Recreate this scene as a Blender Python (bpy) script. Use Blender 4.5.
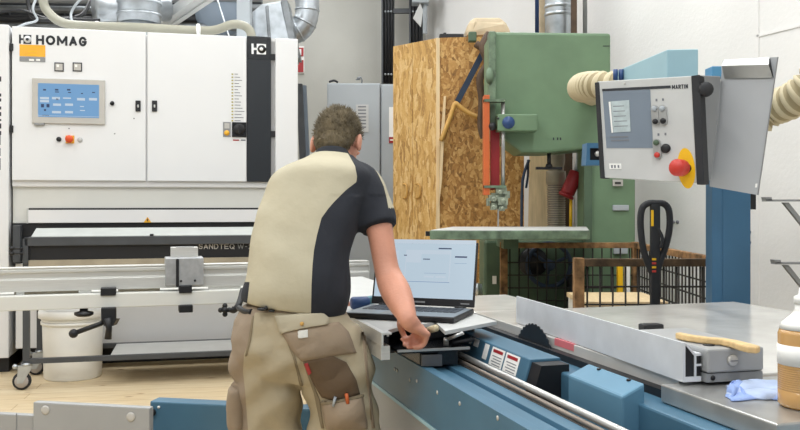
import bpy, bmesh, math, random
from mathutils import Vector as V, Matrix, noise
from mathutils.bvhtree import BVHTree
R = math.radians
PI = math.pi
random.seed(7)
SC = bpy.context.scene
COL = SC.collection
for o in list(bpy.data.objects): bpy.data.objects.remove(o)

# ---------------------------------------------------------------- camera
FPX, CX, HY, EYE = 850.0, 400.0, 203.0, 1.32
cam_data = bpy.data.cameras.new('camera')
cam_data.sensor_width = 36; cam_data.lens = FPX / 800 * 36
cam_data.shift_y = (HY - 215) / 800
cam_data.clip_end = 60
cam = bpy.data.objects.new('camera', cam_data); COL.objects.link(cam)
cam.location = (0, 0, EYE); cam.rotation_euler = (R(90), 0, 0)
SC.camera = cam

# ---------------------------------------------------------------- world, lamps, exposure
SC.view_settings.view_transform = 'Standard'
SC.view_settings.look = 'None'
SC.view_settings.gamma = 1
SC.view_settings.use_curve_mapping = False
SC.view_settings.exposure = -0.44
w = bpy.data.worlds.new('daylight'); SC.world = w; w.use_nodes = True
bg = w.node_tree.nodes['Background']
bg.inputs[0].default_value = (0.93, 0.97, 1.0, 1); bg.inputs[1].default_value = 0.62
LAMP_W = 62.0
def area(name, loc, sx, sy, power, rot=(0, 0, 0), col=(0.96, 0.985, 1.0)):
    l = bpy.data.lights.new(name, 'AREA'); l.shape = 'RECTANGLE'; l.size = sx; l.size_y = sy
    l.energy = power; l.color = col
    o = bpy.data.objects.new(name, l); COL.objects.link(o); o.location = loc; o.rotation_euler = rot
    return o
for ix, x in enumerate((-3.6, -1.2, 1.2)):
    for y in (-1.2, 1.2, 3.9, 6.6, 9.2):  # row behind the camera added to brighten the worker's back
        area('ceiling_tube_and_fill_light', (x, y, 4.75), 0.35, 1.9, LAMP_W)

# ---------------------------------------------------------------- pixel helpers (photo frame to points in the room)
def ray(px, py): return V(((px - CX) / FPX, 1.0, (HY - py) / FPX))
EYEV = V((0, 0, EYE))
def P(px, py, d): return EYEV + ray(px, py) * d
def hitp(px, py, p0, n):
    r = ray(px, py); return EYEV + r * ((V(p0) - EYEV).dot(n) / r.dot(n))
class F:
    """a frame on the floor: local x along a front, y away from it"""
    def __init__(s, loc, deg):
        s.M = Matrix.Translation(V(loc)) @ Matrix.Rotation(R(deg), 4, 'Z'); s.I = s.M.inverted(); s.deg = deg
    def loc(s, p): return s.I @ p
    def on_y(s, px, py, y=0.0):
        n = (s.M.to_3x3() @ V((0, 1, 0))); q = s.I @ hitp(px, py, s.M @ V((0, y, 0)), n); return q.x, q.z
    def on_x(s, px, py, x=0.0):
        n = (s.M.to_3x3() @ V((1, 0, 0))); q = s.I @ hitp(px, py, s.M @ V((x, 0, 0)), n); return q.y, q.z
    def on_z(s, px, py, z):
        q = s.I @ hitp(px, py, V((0, 0, z)), V((0, 0, 1))); return q.x, q.y
WF = F((0, 0, 0), 0)

# ---------------------------------------------------------------- materials
def lin(h):
    h = h.lstrip('#'); c = [int(h[i:i+2], 16) / 255 for i in (0, 2, 4)]
    return tuple(x / 12.92 if x <= 0.04045 else ((x + 0.055) / 1.055) ** 2.4 for x in c) + (1,)
MATS = {}
def mat(name, hexc, rough=0.5, metal=0.0, var=0.06, scale=8.0, bump=0.0, bscale=60.0, stretch=(1, 1, 1), emit=0.0, trans=0.0, coat=0.0):
    m = bpy.data.materials.new(name); m.use_nodes = True; nt = m.node_tree
    b = nt.nodes['Principled BSDF']; c = lin(hexc)
    b.inputs['Roughness'].default_value = rough; b.inputs['Metallic'].default_value = metal
    b.inputs['Transmission Weight'].default_value = trans; b.inputs['Coat Weight'].default_value = coat
    if emit:
        b.inputs['Base Color'].default_value = (0.02, 0.02, 0.02, 1)
        b.inputs['Emission Color'].default_value = c; b.inputs['Emission Strength'].default_value = emit
    else:
        tc = nt.nodes.new('ShaderNodeTexCoord'); mp = nt.nodes.new('ShaderNodeMapping'); mp.inputs['Scale'].default_value = stretch
        nt.links.new(tc.outputs['Object'], mp.inputs[0])
        n = nt.nodes.new('ShaderNodeTexNoise'); n.inputs['Scale'].default_value = scale; n.inputs['Detail'].default_value = 5
        nt.links.new(mp.outputs[0], n.inputs['Vector'])
        r = nt.nodes.new('ShaderNodeValToRGB')
        r.color_ramp.elements[0].position = 0.3; r.color_ramp.elements[1].position = 0.7
        r.color_ramp.elements[0].color = tuple(max(0, x * (1 - var * 1.6)) for x in c[:3]) + (1,)
        r.color_ramp.elements[1].color = tuple(min(1, x * (1 + var)) for x in c[:3]) + (1,)
        nt.links.new(n.outputs['Fac'], r.inputs[0]); nt.links.new(r.outputs[0], b.inputs['Base Color'])
        if bump:
            n2 = nt.nodes.new('ShaderNodeTexNoise'); n2.inputs['Scale'].default_value = bscale; n2.inputs['Detail'].default_value = 4
            nt.links.new(mp.outputs[0], n2.inputs['Vector'])
            bp = nt.nodes.new('ShaderNodeBump'); bp.inputs['Strength'].default_value = bump; bp.inputs['Distance'].default_value = 0.01
            nt.links.new(n2.outputs['Fac'], bp.inputs['Height']); nt.links.new(bp.outputs[0], b.inputs['Normal'])
    MATS[name] = m; return m

def osb_material(name, stops, scale=(9, 9, 26), rot=(0, 0, 0), rough=0.6):
    """pressed wood flakes: stretched cells, each with a tone of its own, and fine grain"""
    m = bpy.data.materials.new(name); m.use_nodes = True; nt = m.node_tree; L = nt.links.new
    b = nt.nodes['Principled BSDF']; b.inputs['Roughness'].default_value = rough
    tc = nt.nodes.new('ShaderNodeTexCoord')
    nz = nt.nodes.new('ShaderNodeTexNoise'); nz.inputs['Scale'].default_value = 5; nz.inputs['Detail'].default_value = 2
    L(tc.outputs['Object'], nz.inputs['Vector'])
    ad = nt.nodes.new('ShaderNodeVectorMath'); ad.operation = 'MULTIPLY_ADD'
    L(nz.outputs['Color'], ad.inputs[0]); ad.inputs[1].default_value = (0.10, 0.10, 0.16); L(tc.outputs['Object'], ad.inputs[2])
    outs = []
    for k, (rz, sc) in enumerate(((0.5, 1.0), (-0.7, 1.35))):
        mp = nt.nodes.new('ShaderNodeMapping'); mp.inputs['Rotation'].default_value = (rot[0], rot[1] + rz, rot[2]); mp.inputs['Scale'].default_value = tuple(q * sc for q in scale)
        L(ad.outputs[0], mp.inputs[0])
        v = nt.nodes.new('ShaderNodeTexVoronoi'); v.inputs['Scale'].default_value = 1.0; v.inputs['Randomness'].default_value = 1
        L(mp.outputs[0], v.inputs['Vector'])
        outs.append(v)
    sep = [nt.nodes.new('ShaderNodeSeparateColor') for _ in outs]
    for v, s in zip(outs, sep): L(v.outputs['Color'], s.inputs[0])
    gt = nt.nodes.new('ShaderNodeMath'); gt.operation = 'GREATER_THAN'; gt.inputs[1].default_value = 0.5; L(sep[0].outputs[1], gt.inputs[0])
    mx = nt.nodes.new('ShaderNodeMix'); mx.data_type = 'FLOAT'
    L(gt.outputs[0], mx.inputs[0]); L(sep[0].outputs[0], mx.inputs[2]); L(sep[1].outputs[0], mx.inputs[3])
    gr = nt.nodes.new('ShaderNodeTexNoise'); gr.inputs['Scale'].default_value = 60; gr.inputs['Detail'].default_value = 4
    L(ad.outputs[0], gr.inputs['Vector'])
    mm = nt.nodes.new('ShaderNodeMath'); mm.operation = 'MULTIPLY_ADD'; mm.inputs[1].default_value = 0.5; L(gr.outputs['Fac'], mm.inputs[0])
    ms = nt.nodes.new('ShaderNodeMath'); ms.operation = 'MULTIPLY'; ms.inputs[1].default_value = 0.62; L(mx.outputs[0], ms.inputs[0])
    L(ms.outputs[0], mm.inputs[2])
    r = nt.nodes.new('ShaderNodeValToRGB'); e = r.color_ramp.elements
    while len(e) < len(stops): e.new(0.5)
    for k, (p, h) in enumerate(stops): e[k].position = p; e[k].color = lin(h)
    L(mm.outputs[0], r.inputs[0]); L(r.outputs[0], b.inputs['Base Color'])
    bp = nt.nodes.new('ShaderNodeBump'); bp.inputs['Strength'].default_value = 0.25; bp.inputs['Distance'].default_value = 0.004
    L(mm.outputs[0], bp.inputs['Height']); L(bp.outputs[0], b.inputs['Normal'])
    MATS[name] = m; return m

def floor_material():
    m = bpy.data.materials.new('pine_floor'); m.use_nodes = True; nt = m.node_tree; L = nt.links.new
    b = nt.nodes['Principled BSDF']; b.inputs['Roughness'].default_value = 0.5
    tc = nt.nodes.new('ShaderNodeTexCoord'); mp = nt.nodes.new('ShaderNodeMapping'); mp.inputs['Rotation'].default_value = (0, 0, R(-10))
    L(tc.outputs['Object'], mp.inputs[0])
    br = nt.nodes.new('ShaderNodeTexBrick'); br.inputs['Scale'].default_value = 1.0
    br.inputs['Color1'].default_value = lin('#e2d3b6'); br.inputs['Color2'].default_value = lin('#d9c6a4'); br.inputs['Mortar'].default_value = lin('#b49a70')
    br.inputs['Mortar Size'].default_value = 0.003; br.inputs['Brick Width'].default_value = 3.0; br.inputs['Row Height'].default_value = 0.16
    L(mp.outputs[0], br.inputs['Vector'])
    st = nt.nodes.new('ShaderNodeMapping'); st.inputs['Scale'].default_value = (2.2, 22, 1); L(mp.outputs[0], st.inputs[0])
    n = nt.nodes.new('ShaderNodeTexNoise'); n.inputs['Scale'].default_value = 2; n.inputs['Detail'].default_value = 6; L(st.outputs[0], n.inputs['Vector'])
    r = nt.nodes.new('ShaderNodeValToRGB'); r.color_ramp.elements[0].position = .3; r.color_ramp.elements[0].color = lin('#d9c6a2'); r.color_ramp.elements[1].position = .7; r.color_ramp.elements[1].color = (1, 1, 1, 1)
    L(n.outputs['Fac'], r.inputs[0])
    mx = nt.nodes.new('ShaderNodeMix'); mx.data_type = 'RGBA'; mx.blend_type = 'MULTIPLY'; mx.inputs[0].default_value = 0.6
    L(br.outputs['Color'], mx.inputs[6]); L(r.outputs[0], mx.inputs[7])
    kn = nt.nodes.new('ShaderNodeMapping'); kn.inputs['Scale'].default_value = (4.2, 9, 1); L(mp.outputs[0], kn.inputs[0])
    v = nt.nodes.new('ShaderNodeTexVoronoi'); v.inputs['Scale'].default_value = 1.0; L(kn.outputs[0], v.inputs['Vector'])
    kr = nt.nodes.new('ShaderNodeValToRGB'); kr.color_ramp.elements[0].position = .05; kr.color_ramp.elements[0].color = (1, 1, 1, 1); kr.color_ramp.elements[1].position = .16; kr.color_ramp.elements[1].color = (0, 0, 0, 1)
    L(v.outputs['Distance'], kr.inputs[0])
    sc = nt.nodes.new('ShaderNodeSeparateColor'); L(v.outputs['Color'], sc.inputs[0])
    gt = nt.nodes.new('ShaderNodeMath'); gt.operation = 'GREATER_THAN'; gt.inputs[1].default_value = .5; L(sc.outputs[0], gt.inputs[0])
    ml = nt.nodes.new('ShaderNodeMath'); ml.operation = 'MULTIPLY'; L(gt.outputs[0], ml.inputs[0]); L(kr.outputs[0], ml.inputs[1])
    m3 = nt.nodes.new('ShaderNodeMath'); m3.operation = 'MULTIPLY'; m3.inputs[1].default_value = .9; L(ml.outputs[0], m3.inputs[0])
    m2 = nt.nodes.new('ShaderNodeMix'); m2.data_type = 'RGBA'; L(m3.outputs[0], m2.inputs[0]); L(mx.outputs[2], m2.inputs[6]); m2.inputs[7].default_value = lin('#8a6238')
    L(m2.outputs[2], b.inputs['Base Color']); MATS['pine_floor'] = m

def garment(name, c0, c1, rough=0.9, bump=0.5, bscale=14, var=0.06):
    """cloth in two colours, the second where the mesh's own panel map is positive"""
    m = mat(name, c0, rough, 0, var, 6, bump, bscale); nt = m.node_tree; L = nt.links.new
    b = nt.nodes['Principled BSDF']; ramp = b.inputs['Base Color'].links[0].from_socket
    at = nt.nodes.new('ShaderNodeAttribute'); at.attribute_name = 'panel'
    g = nt.nodes.new('ShaderNodeMath'); g.operation = 'GREATER_THAN'; g.inputs[1].default_value = 0; L(at.outputs['Fac'], g.inputs[0])
    mx = nt.nodes.new('ShaderNodeMix'); mx.data_type = 'RGBA'; L(g.outputs[0], mx.inputs[0]); L(ramp, mx.inputs[6]); mx.inputs[7].default_value = lin(c1)
    L(mx.outputs[2], b.inputs['Base Color'])
    return m

mat('white_paint', '#e9e9e9', 0.45, 0, 0.01, 2)
mat('white_door', '#e6e7e8', 0.42, 0, 0.01, 2)
mat('offwhite_paint', '#dcdcd6', 0.45, 0, 0.02, 3)
mat('wall_plaster', '#e9e8e6', 0.85, 0, 0.03, 1.3, 0.15, 40)
mat('wall_concrete', '#b9b8b1', 0.9, 0, 0.07, 0.9, 0.2, 30)
mat('ceiling_paint', '#e0e0de', 0.9, 0, 0.02)
mat('black', '#15161a', 0.5, 0, 0.1)
mat('black_gloss', '#101216', 0.25, 0, 0.05)
mat('navy_black', '#1d2228', 0.4, 0, 0.04)
mat('blade_dark', '#3a3d41', 0.35, 0.6, 0.1)
mat('dark_grey', '#474a4e', 0.5, 0.1, 0.08)
mat('mid_grey', '#8b8d8e', 0.5, 0, 0.05)
mat('cab_grey', '#a9b0b5', 0.5, 0, 0.03, 2)
mat('light_grey', '#c3c4c2', 0.5, 0, 0.04)
mat('panel_grey', '#a2a3a3', 0.5, 0.1, 0.05, 3)
mat('bezel_grey', '#bdbab4', 0.5, 0, 0.03)
mat('alu', '#d8d8d4', 0.38, 0.55, 0.04, 10, 0, 60, (1, 20, 20))
mat('alu_rough', '#b4b6b8', 0.5, 0.6, 0.10, 30)
mat('alu_fence', '#dadde1', 0.42, 0.15, 0.05, 12)
mat('steel', '#b8b8b5', 0.32, 0.7, 0.10, 12)
mat('cast_iron', '#dad8d3', 0.18, 0.2, 0.10, 5, 0.05, 30)
mat('galv', '#b9bfc4', 0.35, 0.75, 0.16, 9)
mat('galv_dark', '#83878a', 0.4, 0.7, 0.2, 9)
mat('blue', '#476f87', 0.42, 0.05, 0.06, 5)
mat('blue_light', '#5f8ba5', 0.42, 0.05, 0.05, 5)
mat('blue_post', '#3d6a8c', 0.5, 0, 0.06, 4)
mat('blue_pale', '#9cbfca', 0.5, 0, 0.04, 4)
mat('blue_bracket', '#5590b5', 0.4, 0, 0.05)
mat('green_cast', '#6b8668', 0.5, 0, 0.07, 5, 0.05, 30)
mat('green_dark', '#4f644e', 0.55, 0, 0.1, 5)
mat('green_worn', '#6b8069', 0.6, 0, 0.3, 16)
mat('orange', '#c8622f', 0.45, 0, 0.06)
mat('red', '#c4372c', 0.4, 0, 0.05)
mat('red_dark', '#a3272d', 0.45, 0, 0.06)
mat('orange_button', '#d9501d', 0.4, 0, 0.05)
mat('yellow', '#f0bb12', 0.45, 0, 0.04)
mat('amber', '#eeb030', 0.5, 0, 0.04)
mat('paper', '#f1f0ec', 0.7, 0, 0.02)
mat('ink', '#2a2d33', 0.6, 0, 0.02)
mat('ink_grey', '#777a80', 0.6, 0, 0.02)
mat('ink_gold', '#a8a05a', 0.6, 0, 0.02)
mat('logo_white', '#eeeeee', 0.6, 0, 0.0)
mat('screen_blue', '#83bdf2', 0.3, emit=0.85)
mat('screen_white', '#dcecfb', 0.3, emit=0.95)
mat('screen_dark', '#27406e', 0.3, emit=0.9)
mat('laptop_screen', '#d3e8f8', 0.3, emit=0.95)
mat('screen_line', '#8fb2d8', 0.3, emit=0.9)
mat('lcd', '#b7c4c6', 0.3, 0, 0.12, 30)
mat('slate', '#76828f', 0.5, 0, 0.03)
mat('rust', '#94704a', 0.85, 0.1, 0.45, 14, 0.4, 60)
mat('rust_dark', '#5a4732', 0.85, 0.1, 0.4, 14, 0.4, 60)
mat('wire', '#34302b', 0.7, 0.3, 0.2)
mat('wood_light', '#dec59b', 0.55, 0, 0.10, 3, 0, 60, (14, 14, 1.2))
mat('wood_stick', '#dcbb85', 0.5, 0, 0.10, 6, 0, 60, (1, 10, 1))
mat('wood_hook', '#c79a50', 0.55, 0, 0.15, 8)
mat('hose_cream', '#cabd9c', 0.55, 0, 0.06)
mat('hose_grey', '#9b998a', 0.5, 0, 0.05)
mat('hose_tan', '#a89f8c', 0.6, 0.2, 0.1)
mat('bag_beige', '#bfae92', 0.8, 0, 0.1, 8, 0.3, 12)
mat('leather', '#54402f', 0.7, 0, 0.2)
mat('strap_navy', '#27384e', 0.7, 0, 0.15)
mat('skin', '#d0937a', 0.5, 0, 0.07, 14, 0.12, 120)
mat('hair', '#62563f', 0.75, 0, 0.25, 30, 0.6, 160, (1, 1, 0.4))
mat('plastic_white', '#f0f0ec', 0.4, 0, 0.03, 6)
mat('bottle_amber', '#c79a5f', 0.25, 0, 0.05, 4, coat=0.3)
mat('cloth_blue', '#b6c7e6', 0.9, 0, 0.10, 14, 0.4, 40)
mat('cloth_deep', '#93abdf', 0.9, 0, 0.10, 14)
mat('tool_blue', '#2b4a7c', 0.4, 0, 0.1)
mat('tool_teal', '#5a8fa0', 0.4, 0, 0.1)
mat('keys', '#3b414a', 0.5, 0, 0.1)
mat('laptop_deck', '#8e979f', 0.4, 0.5, 0.04)
mat('holder_grey', '#b4b6b8', 0.45, 0.2, 0.04, 4)
mat('guide_metal', '#98a08d', 0.4, 0.4, 0.25, 30)
mat('pink', '#d9767c', 0.5)
mat('bronze', '#877c72', 0.45, 0.6, 0.1)
mat('conveyor_grey', '#b9bdba', 0.5, 0.1, 0.05)
mat('hose_dark', '#a0926f', 0.6)
mat('taupe', '#94836f', 0.9, 0, 0.09, 7, 0.5, 18)
mat('taupe_dark', '#64523f', 0.9, 0, 0.10, 7, 0.5, 18)
mat('pants_light', '#b4ab95', 0.9, 0, 0.06, 7, 0.4, 18)
mat('pants_sand', '#a89a7e', 0.9, 0, 0.06, 7, 0.4, 18)
mat('shirt_dark', '#22252c', 0.9, 0, 0.06, 7, 0.4, 18)
mat('seam', '#83765f', 0.9, 0, 0.05)
mat('rubber', '#26272a', 0.7, 0, 0.1)
mat('wheel_grey', '#b7b0ac', 0.5, 0, 0.05)
garment('shirt_cloth', '#b8b098', '#22252d')
garment('pants_cloth', '#afa38a', '#938371')
osb_material('osb_plain', [(0.2, '#9a7440'), (0.45, '#bd9453'), (0.68, '#caa465'), (0.9, '#d8b984')], (42, 42, 6.5))
osb_material('osb_flakes', [(0.2, '#75501f'), (0.42, '#9f7135'), (0.65, '#b58848'), (0.9, '#cda668')], (38, 38, 24))
floor_material()
M = MATS

# ---------------------------------------------------------------- mesh builder
class MB:
    def __init__(s, fr=WF): s.v = []; s.f = []; s.m = []; s.s = []; s.fr = fr
    def add(s, vs, fs, m=0, sm=False):
        b = len(s.v); s.v += [V(p) for p in vs]
        for f in fs: s.f.append([b + i for i in f]); s.m.append(m); s.s.append(sm)
        return s
    def box(s, x0, x1, y0, y1, z0, z1, m=0):
        return s.add([(x, y, z) for z in (z0, z1) for y in (y0, y1) for x in (x0, x1)],
                     [(0, 2, 3, 1), (4, 5, 7, 6), (0, 1, 5, 4), (2, 6, 7, 3), (0, 4, 6, 2), (1, 3, 7, 5)], m)
    def prism(s, poly, vec, m=0):
        n = len(poly); a = [V(p) for p in poly]; c = [p + V(vec) for p in a]
        return s.add(a + c, [list(range(n))[::-1], list(range(n, 2 * n))] + [(i, (i + 1) % n, n + (i + 1) % n, n + i) for i in range(n)], m)
    def slab(s, poly, z0, z1, m=0): return s.prism([(p[0], p[1], z0) for p in poly], (0, 0, z1 - z0), m)
    def xsec(s, prof, y0, y1, m=0):   # profile in x,z swept along y
        return s.prism([(p[0], y0, p[1]) for p in prof], (0, y1 - y0, 0), m)
    def ysec(s, prof, x0, x1, m=0):   # profile in y,z swept along x
        return s.prism([(x0, p[0], p[1]) for p in prof], (x1 - x0, 0, 0), m)
    def tube(s, pts, r, n=10, m=0, flat=None):
        pts = [V(p) for p in pts]; k = len(pts); rr = r if isinstance(r, (list, tuple)) else [r] * k
        t0 = (pts[1] - pts[0]).normalized(); up = V((0, 0, 1)) if abs(t0.z) < .9 else V((1, 0, 0))
        nx = t0.cross(up).normalized(); vs = []
        for i in range(k):
            t = (pts[min(i + 1, k - 1)] - pts[max(i - 1, 0)]).normalized()
            nx = (nx - t * nx.dot(t)).normalized(); ny = t.cross(nx)
            for j in range(n):
                a = 2 * PI * j / n
                vs.append(pts[i] + (nx * math.cos(a) + ny * math.sin(a) * (flat or 1)) * rr[i])
        fs = [(i * n + j, i * n + (j + 1) % n, (i + 1) * n + (j + 1) % n, (i + 1) * n + j) for i in range(k - 1) for j in range(n)]
        b = len(s.v); s.add(vs, fs, m, True)
        s.f.append([b + j for j in range(n)][::-1]); s.m.append(m); s.s.append(False)
        s.f.append([b + (k - 1) * n + j for j in range(n)]); s.m.append(m); s.s.append(False)
        return s
    def lathe(s, prof, base, axis=(0, 0, 1), n=24, m=0):
        ax = V(axis).normalized(); up = V((0, 0, 1)) if abs(ax.z) < .9 else V((1, 0, 0))
        e1 = ax.cross(up).normalized(); e2 = ax.cross(e1); vs = []
        for r, h in prof:
            for j in range(n):
                a = 2 * PI * j / n; vs.append(V(base) + ax * h + (e1 * math.cos(a) + e2 * math.sin(a)) * max(r, 1e-4))
        k = len(prof)
        fs = [(i * n + j, i * n + (j + 1) % n, (i + 1) * n + (j + 1) % n, (i + 1) * n + j) for i in range(k - 1) for j in range(n)]
        fs += [list(range(n))[::-1], [(k - 1) * n + j for j in range(n)]]
        return s.add(vs, fs, m, True)
    def cyl(s, p0, p1, r, n=16, m=0):
        p0, p1 = V(p0), V(p1); return s.lathe([(r, 0), (r, (p1 - p0).length)], p0, p1 - p0, n, m)
    def ball(s, c, r, m=0, n=14, k=9):
        rx, ry, rz = r if isinstance(r, (tuple, list)) else (r, r, r)
        vs = [(c[0] + rx * math.sin(PI * i / k) * math.cos(2 * PI * j / n), c[1] + ry * math.sin(PI * i / k) * math.sin(2 * PI * j / n), c[2] + rz * math.cos(PI * i / k)) for i in range(1, k) for j in range(n)]
        vs += [(c[0], c[1], c[2] + rz), (c[0], c[1], c[2] - rz)]; t = len(vs)
        fs = [(i * n + j, (i + 1) * n + j, (i + 1) * n + (j + 1) % n, i * n + (j + 1) % n) for i in range(k - 2) for j in range(n)]
        fs += [(t - 2, j, (j + 1) % n) for j in range(n)] + [(t - 1, (k - 2) * n + (j + 1) % n, (k - 2) * n + j) for j in range(n)]
        return s.add(vs, fs, m, True)
    def world(s): return [s.fr.M @ p for p in s.v]

WM = {}
def wm(o): return WM[o.name] if o is not None else Matrix.Identity(4)
def link_mesh(name, me, parent, M4=None):
    o = bpy.data.objects.new(name, me); COL.objects.link(o)
    if parent is not None: o.parent = parent; WM[o.name] = wm(parent)
    else: WM[o.name] = M4 or Matrix.Identity(4); o.matrix_basis = WM[o.name]
    return o
def part(name, mb, mats, parent=None, bevel=0, label=None, M4=None, seg=2):
    inv = wm(parent).inverted() if parent is not None else (M4 or Matrix.Identity(4)).inverted()
    me = bpy.data.meshes.new(name)
    me.from_pydata([inv @ p for p in mb.world()], [], mb.f)
    if isinstance(mats, str): mats = [mats]
    for q in mats: me.materials.append(M[q])
    for i, p in enumerate(me.polygons): p.material_index = mb.m[i]; p.use_smooth = mb.s[i]
    b = bmesh.new(); b.from_mesh(me); bmesh.ops.recalc_face_normals(b, faces=b.faces); b.to_mesh(me); b.free()
    o = link_mesh(name, me, parent, M4)
    if bevel:
        md = o.modifiers.new('bevel', 'BEVEL'); md.width = bevel; md.segments = seg; md.limit_method = 'ANGLE'; md.angle_limit = R(40)
    if label: o['label'] = label
    return o
def tag(o, label, cat, group=None, kind=None):
    if label: o['label'] = label
    if cat: o['category'] = cat
    if group: o['group'] = group
    if kind: o['kind'] = kind
    return o
def thing(name, label, cat, loc=(0, 0, 0), deg=0, group=None):
    o = bpy.data.objects.new(name, None); COL.objects.link(o); o.empty_display_size = .1
    o.location = loc; o.rotation_euler = (0, 0, R(deg)); WM[o.name] = Matrix.Translation(V(loc)) @ Matrix.Rotation(R(deg), 4, 'Z')
    return tag(o, label, cat, group)
def single(name, mb, mats, label, cat, group=None, bevel=0):
    w = mb.world(); lo = [min(p[i] for p in w) for i in range(3)]; hi = [max(p[i] for p in w) for i in range(3)]
    M4 = Matrix.Translation(V(((lo[0] + hi[0]) / 2, (lo[1] + hi[1]) / 2, lo[2])))
    return tag(part(name, mb, mats, None, bevel, M4=M4), label, cat, group)
def struct(name, mb, mats): return tag(part(name, mb, mats), None, None, None, 'structure')
def lettering(txt, p, wv, hv, m, parent, name='lettering', bold=0.0, lift=0.0012):
    """text fitted to the width vector wv and height vector hv from its lower left corner p (world)"""
    cu = bpy.data.curves.new('t', 'FONT'); cu.body = txt; cu.offset = bold; cu.resolution_u = 3
    ob = bpy.data.objects.new('t', cu); COL.objects.link(ob)
    dg = bpy.context.evaluated_depsgraph_get(); me = bpy.data.meshes.new_from_object(ob.evaluated_get(dg), depsgraph=dg)
    bpy.data.objects.remove(ob)
    xs = [v.co.x for v in me.vertices]; ys = [v.co.y for v in me.vertices]
    x0, x1, y0, y1 = min(xs), max(xs), min(ys), max(ys)
    nrm = V(wv).cross(V(hv)).normalized() * lift; inv = wm(parent).inverted()
    for v in me.vertices: v.co = inv @ (V(p) + V(wv) * ((v.co.x - x0) / (x1 - x0)) + V(hv) * ((v.co.y - y0) / (y1 - y0)) + nrm)
    me.materials.clear(); me.materials.append(M[m]); me.name = name
    return link_mesh(name, me, parent)
GLYPH = {'H': [[(0, 0), (0, 1)], [(1, 0), (1, 1)], [(0, .5), (1, .5)]], 'M': [[(0, 0), (0, 1), (.5, .22), (1, 1), (1, 0)]], 'A': [[(0, 0), (.5, 1), (1, 0)], [(.2, .3), (.8, .3)]],
    'O': [[(.5 + .5 * math.cos(PI * k / 10), .5 + .5 * math.sin(PI * k / 10)) for k in range(21)]],
    'G': [[(.5 + .5 * math.cos(PI * k / 10), .5 + .5 * math.sin(PI * k / 10)) for k in range(2, 20)] + [(1, .45), (.55, .45)]],
    'S': [[(.95, .82), (.75, .98), (.3, .98), (.06, .8), (.1, .6), (.9, .42), (.95, .2), (.72, .02), (.25, .02), (.03, .2)]], 'N': [[(0, 0), (0, 1), (1, 0), (1, 1)]],
    'D': [[(0, 0), (0, 1), (.5, 1), (.9, .8), (1, .5), (.9, .2), (.5, 0), (0, 0)]], 'T': [[(0, 1), (1, 1)], [(.5, 1), (.5, 0)]], 'E': [[(1, 1), (0, 1), (0, 0), (1, 0)], [(0, .5), (.85, .5)]],
    'Q': [[(.5 + .5 * math.cos(PI * k / 10), .5 + .5 * math.sin(PI * k / 10)) for k in range(21)], [(.6, .3), (1, -.05)]], 'R': [[(0, 0), (0, 1), (.7, 1), (1, .86), (1, .62), (.7, .48), (0, .48)], [(.5, .48), (1, 0)]],
    'I': [[(.5, 0), (.5, 1)]], 'W': [[(0, 1), (.25, 0), (.5, .9), (.75, 0), (1, 1)]], '-': [[(.1, .45), (.9, .45)]], '2': [[(.05, .75), (.3, .98), (.7, .98), (.95, .75), (.05, 0), (1, 0)]], '0': [[(.5 + .45 * math.cos(PI * k / 10), .5 + .5 * math.sin(PI * k / 10)) for k in range(21)]]}
def block_letters(txt, p, wv, hv, m, parent, name='logo_lettering', stroke=.2, lift=.0012):
    """heavy sans letters from strokes, fitted to width wv and height hv from the lower left corner p (world)"""
    wv, hv, p = V(wv), V(hv), V(p); H = hv.length; eh = hv / H; ew = wv.normalized(); wid = {'I': .35, 'M': 1.25, 'W': 1.3, 'O': 1.1, 'Q': 1.1, '-': .5}
    gap = .2; tot = sum(wid.get(c, .95) for c in txt) + gap * (len(txt) - 1); u = wv.length / tot; sw = stroke * H; nrm = wv.cross(hv).normalized(); mb = MB(); x = 0
    for c in txt:
        W = wid.get(c, .95) * u
        for line in GLYPH[c]:
            q = [(x + sw / 2 + a * (W - sw * (1 if c != 'I' else 1)), sw / 2 + b * (H - sw)) for a, b in line]
            for k, ((a, b), (c2, d)) in enumerate(zip(q, q[1:])):
                L = math.hypot(c2 - a, d - b)
                if L < 1e-6: continue
                tx, ty = (c2 - a) / L, (d - b) / L; e0 = sw / 2 * (.95 if (k == 0 or abs(tx) + abs(ty) < 1.05) else .5); e0 = min(e0, sw / 2)
                pts = [(a - tx * e0 - ty * sw / 2, b - ty * e0 + tx * sw / 2), (c2 + tx * e0 - ty * sw / 2, d + ty * e0 + tx * sw / 2), (c2 + tx * e0 + ty * sw / 2, d + ty * e0 - tx * sw / 2), (a - tx * e0 + ty * sw / 2, b - ty * e0 - tx * sw / 2)]
                mb.prism([p + ew * s_ + eh * t_ + nrm * lift for s_, t_ in pts], -nrm * (lift * .8))
        x += W + gap * u
    return part(name, mb, m, parent)
def spline(pts, n=8):
    pts = [V(p) for p in pts]; q = [pts[0]] + pts + [pts[-1]]; out = []
    for i in range(1, len(q) - 2):
        a, b, c, d = q[i - 1], q[i], q[i + 1], q[i + 2]
        for k in range(n):
            t = k / n
            out.append(.5 * ((2 * b) + (c - a) * t + (2 * a - 5 * b + 4 * c - d) * t * t + (3 * b - a - 3 * c + d) * t ** 3))
    out.append(pts[-1]); return out
def hose(mb, pts, r, pitch, amp, n=18, m=0):
    """corrugated tube"""
    sp = spline(pts, 30); L = [0]
    for a, b in zip(sp, sp[1:]): L.append(L[-1] + (b - a).length)
    cnt = max(8, int(L[-1] / pitch * 4)); res = []; rad = []; j = 0
    for k in range(cnt + 1):
        s = L[-1] * k / cnt
        while j < len(sp) - 2 and L[j + 1] < s: j += 1
        t = (s - L[j]) / max(1e-6, L[j + 1] - L[j]); res.append(sp[j].lerp(sp[j + 1], t)); rad.append(r + amp * (1, .2, -1, .2)[k % 4])
    f0 = len(mb.f); mb.tube(res, rad, n, m)
    for k in range(cnt):
        if k % 4 in (1, 2):
            for j in range(n): mb.m[f0 + k * n + j] = m + 1
    return mb
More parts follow.
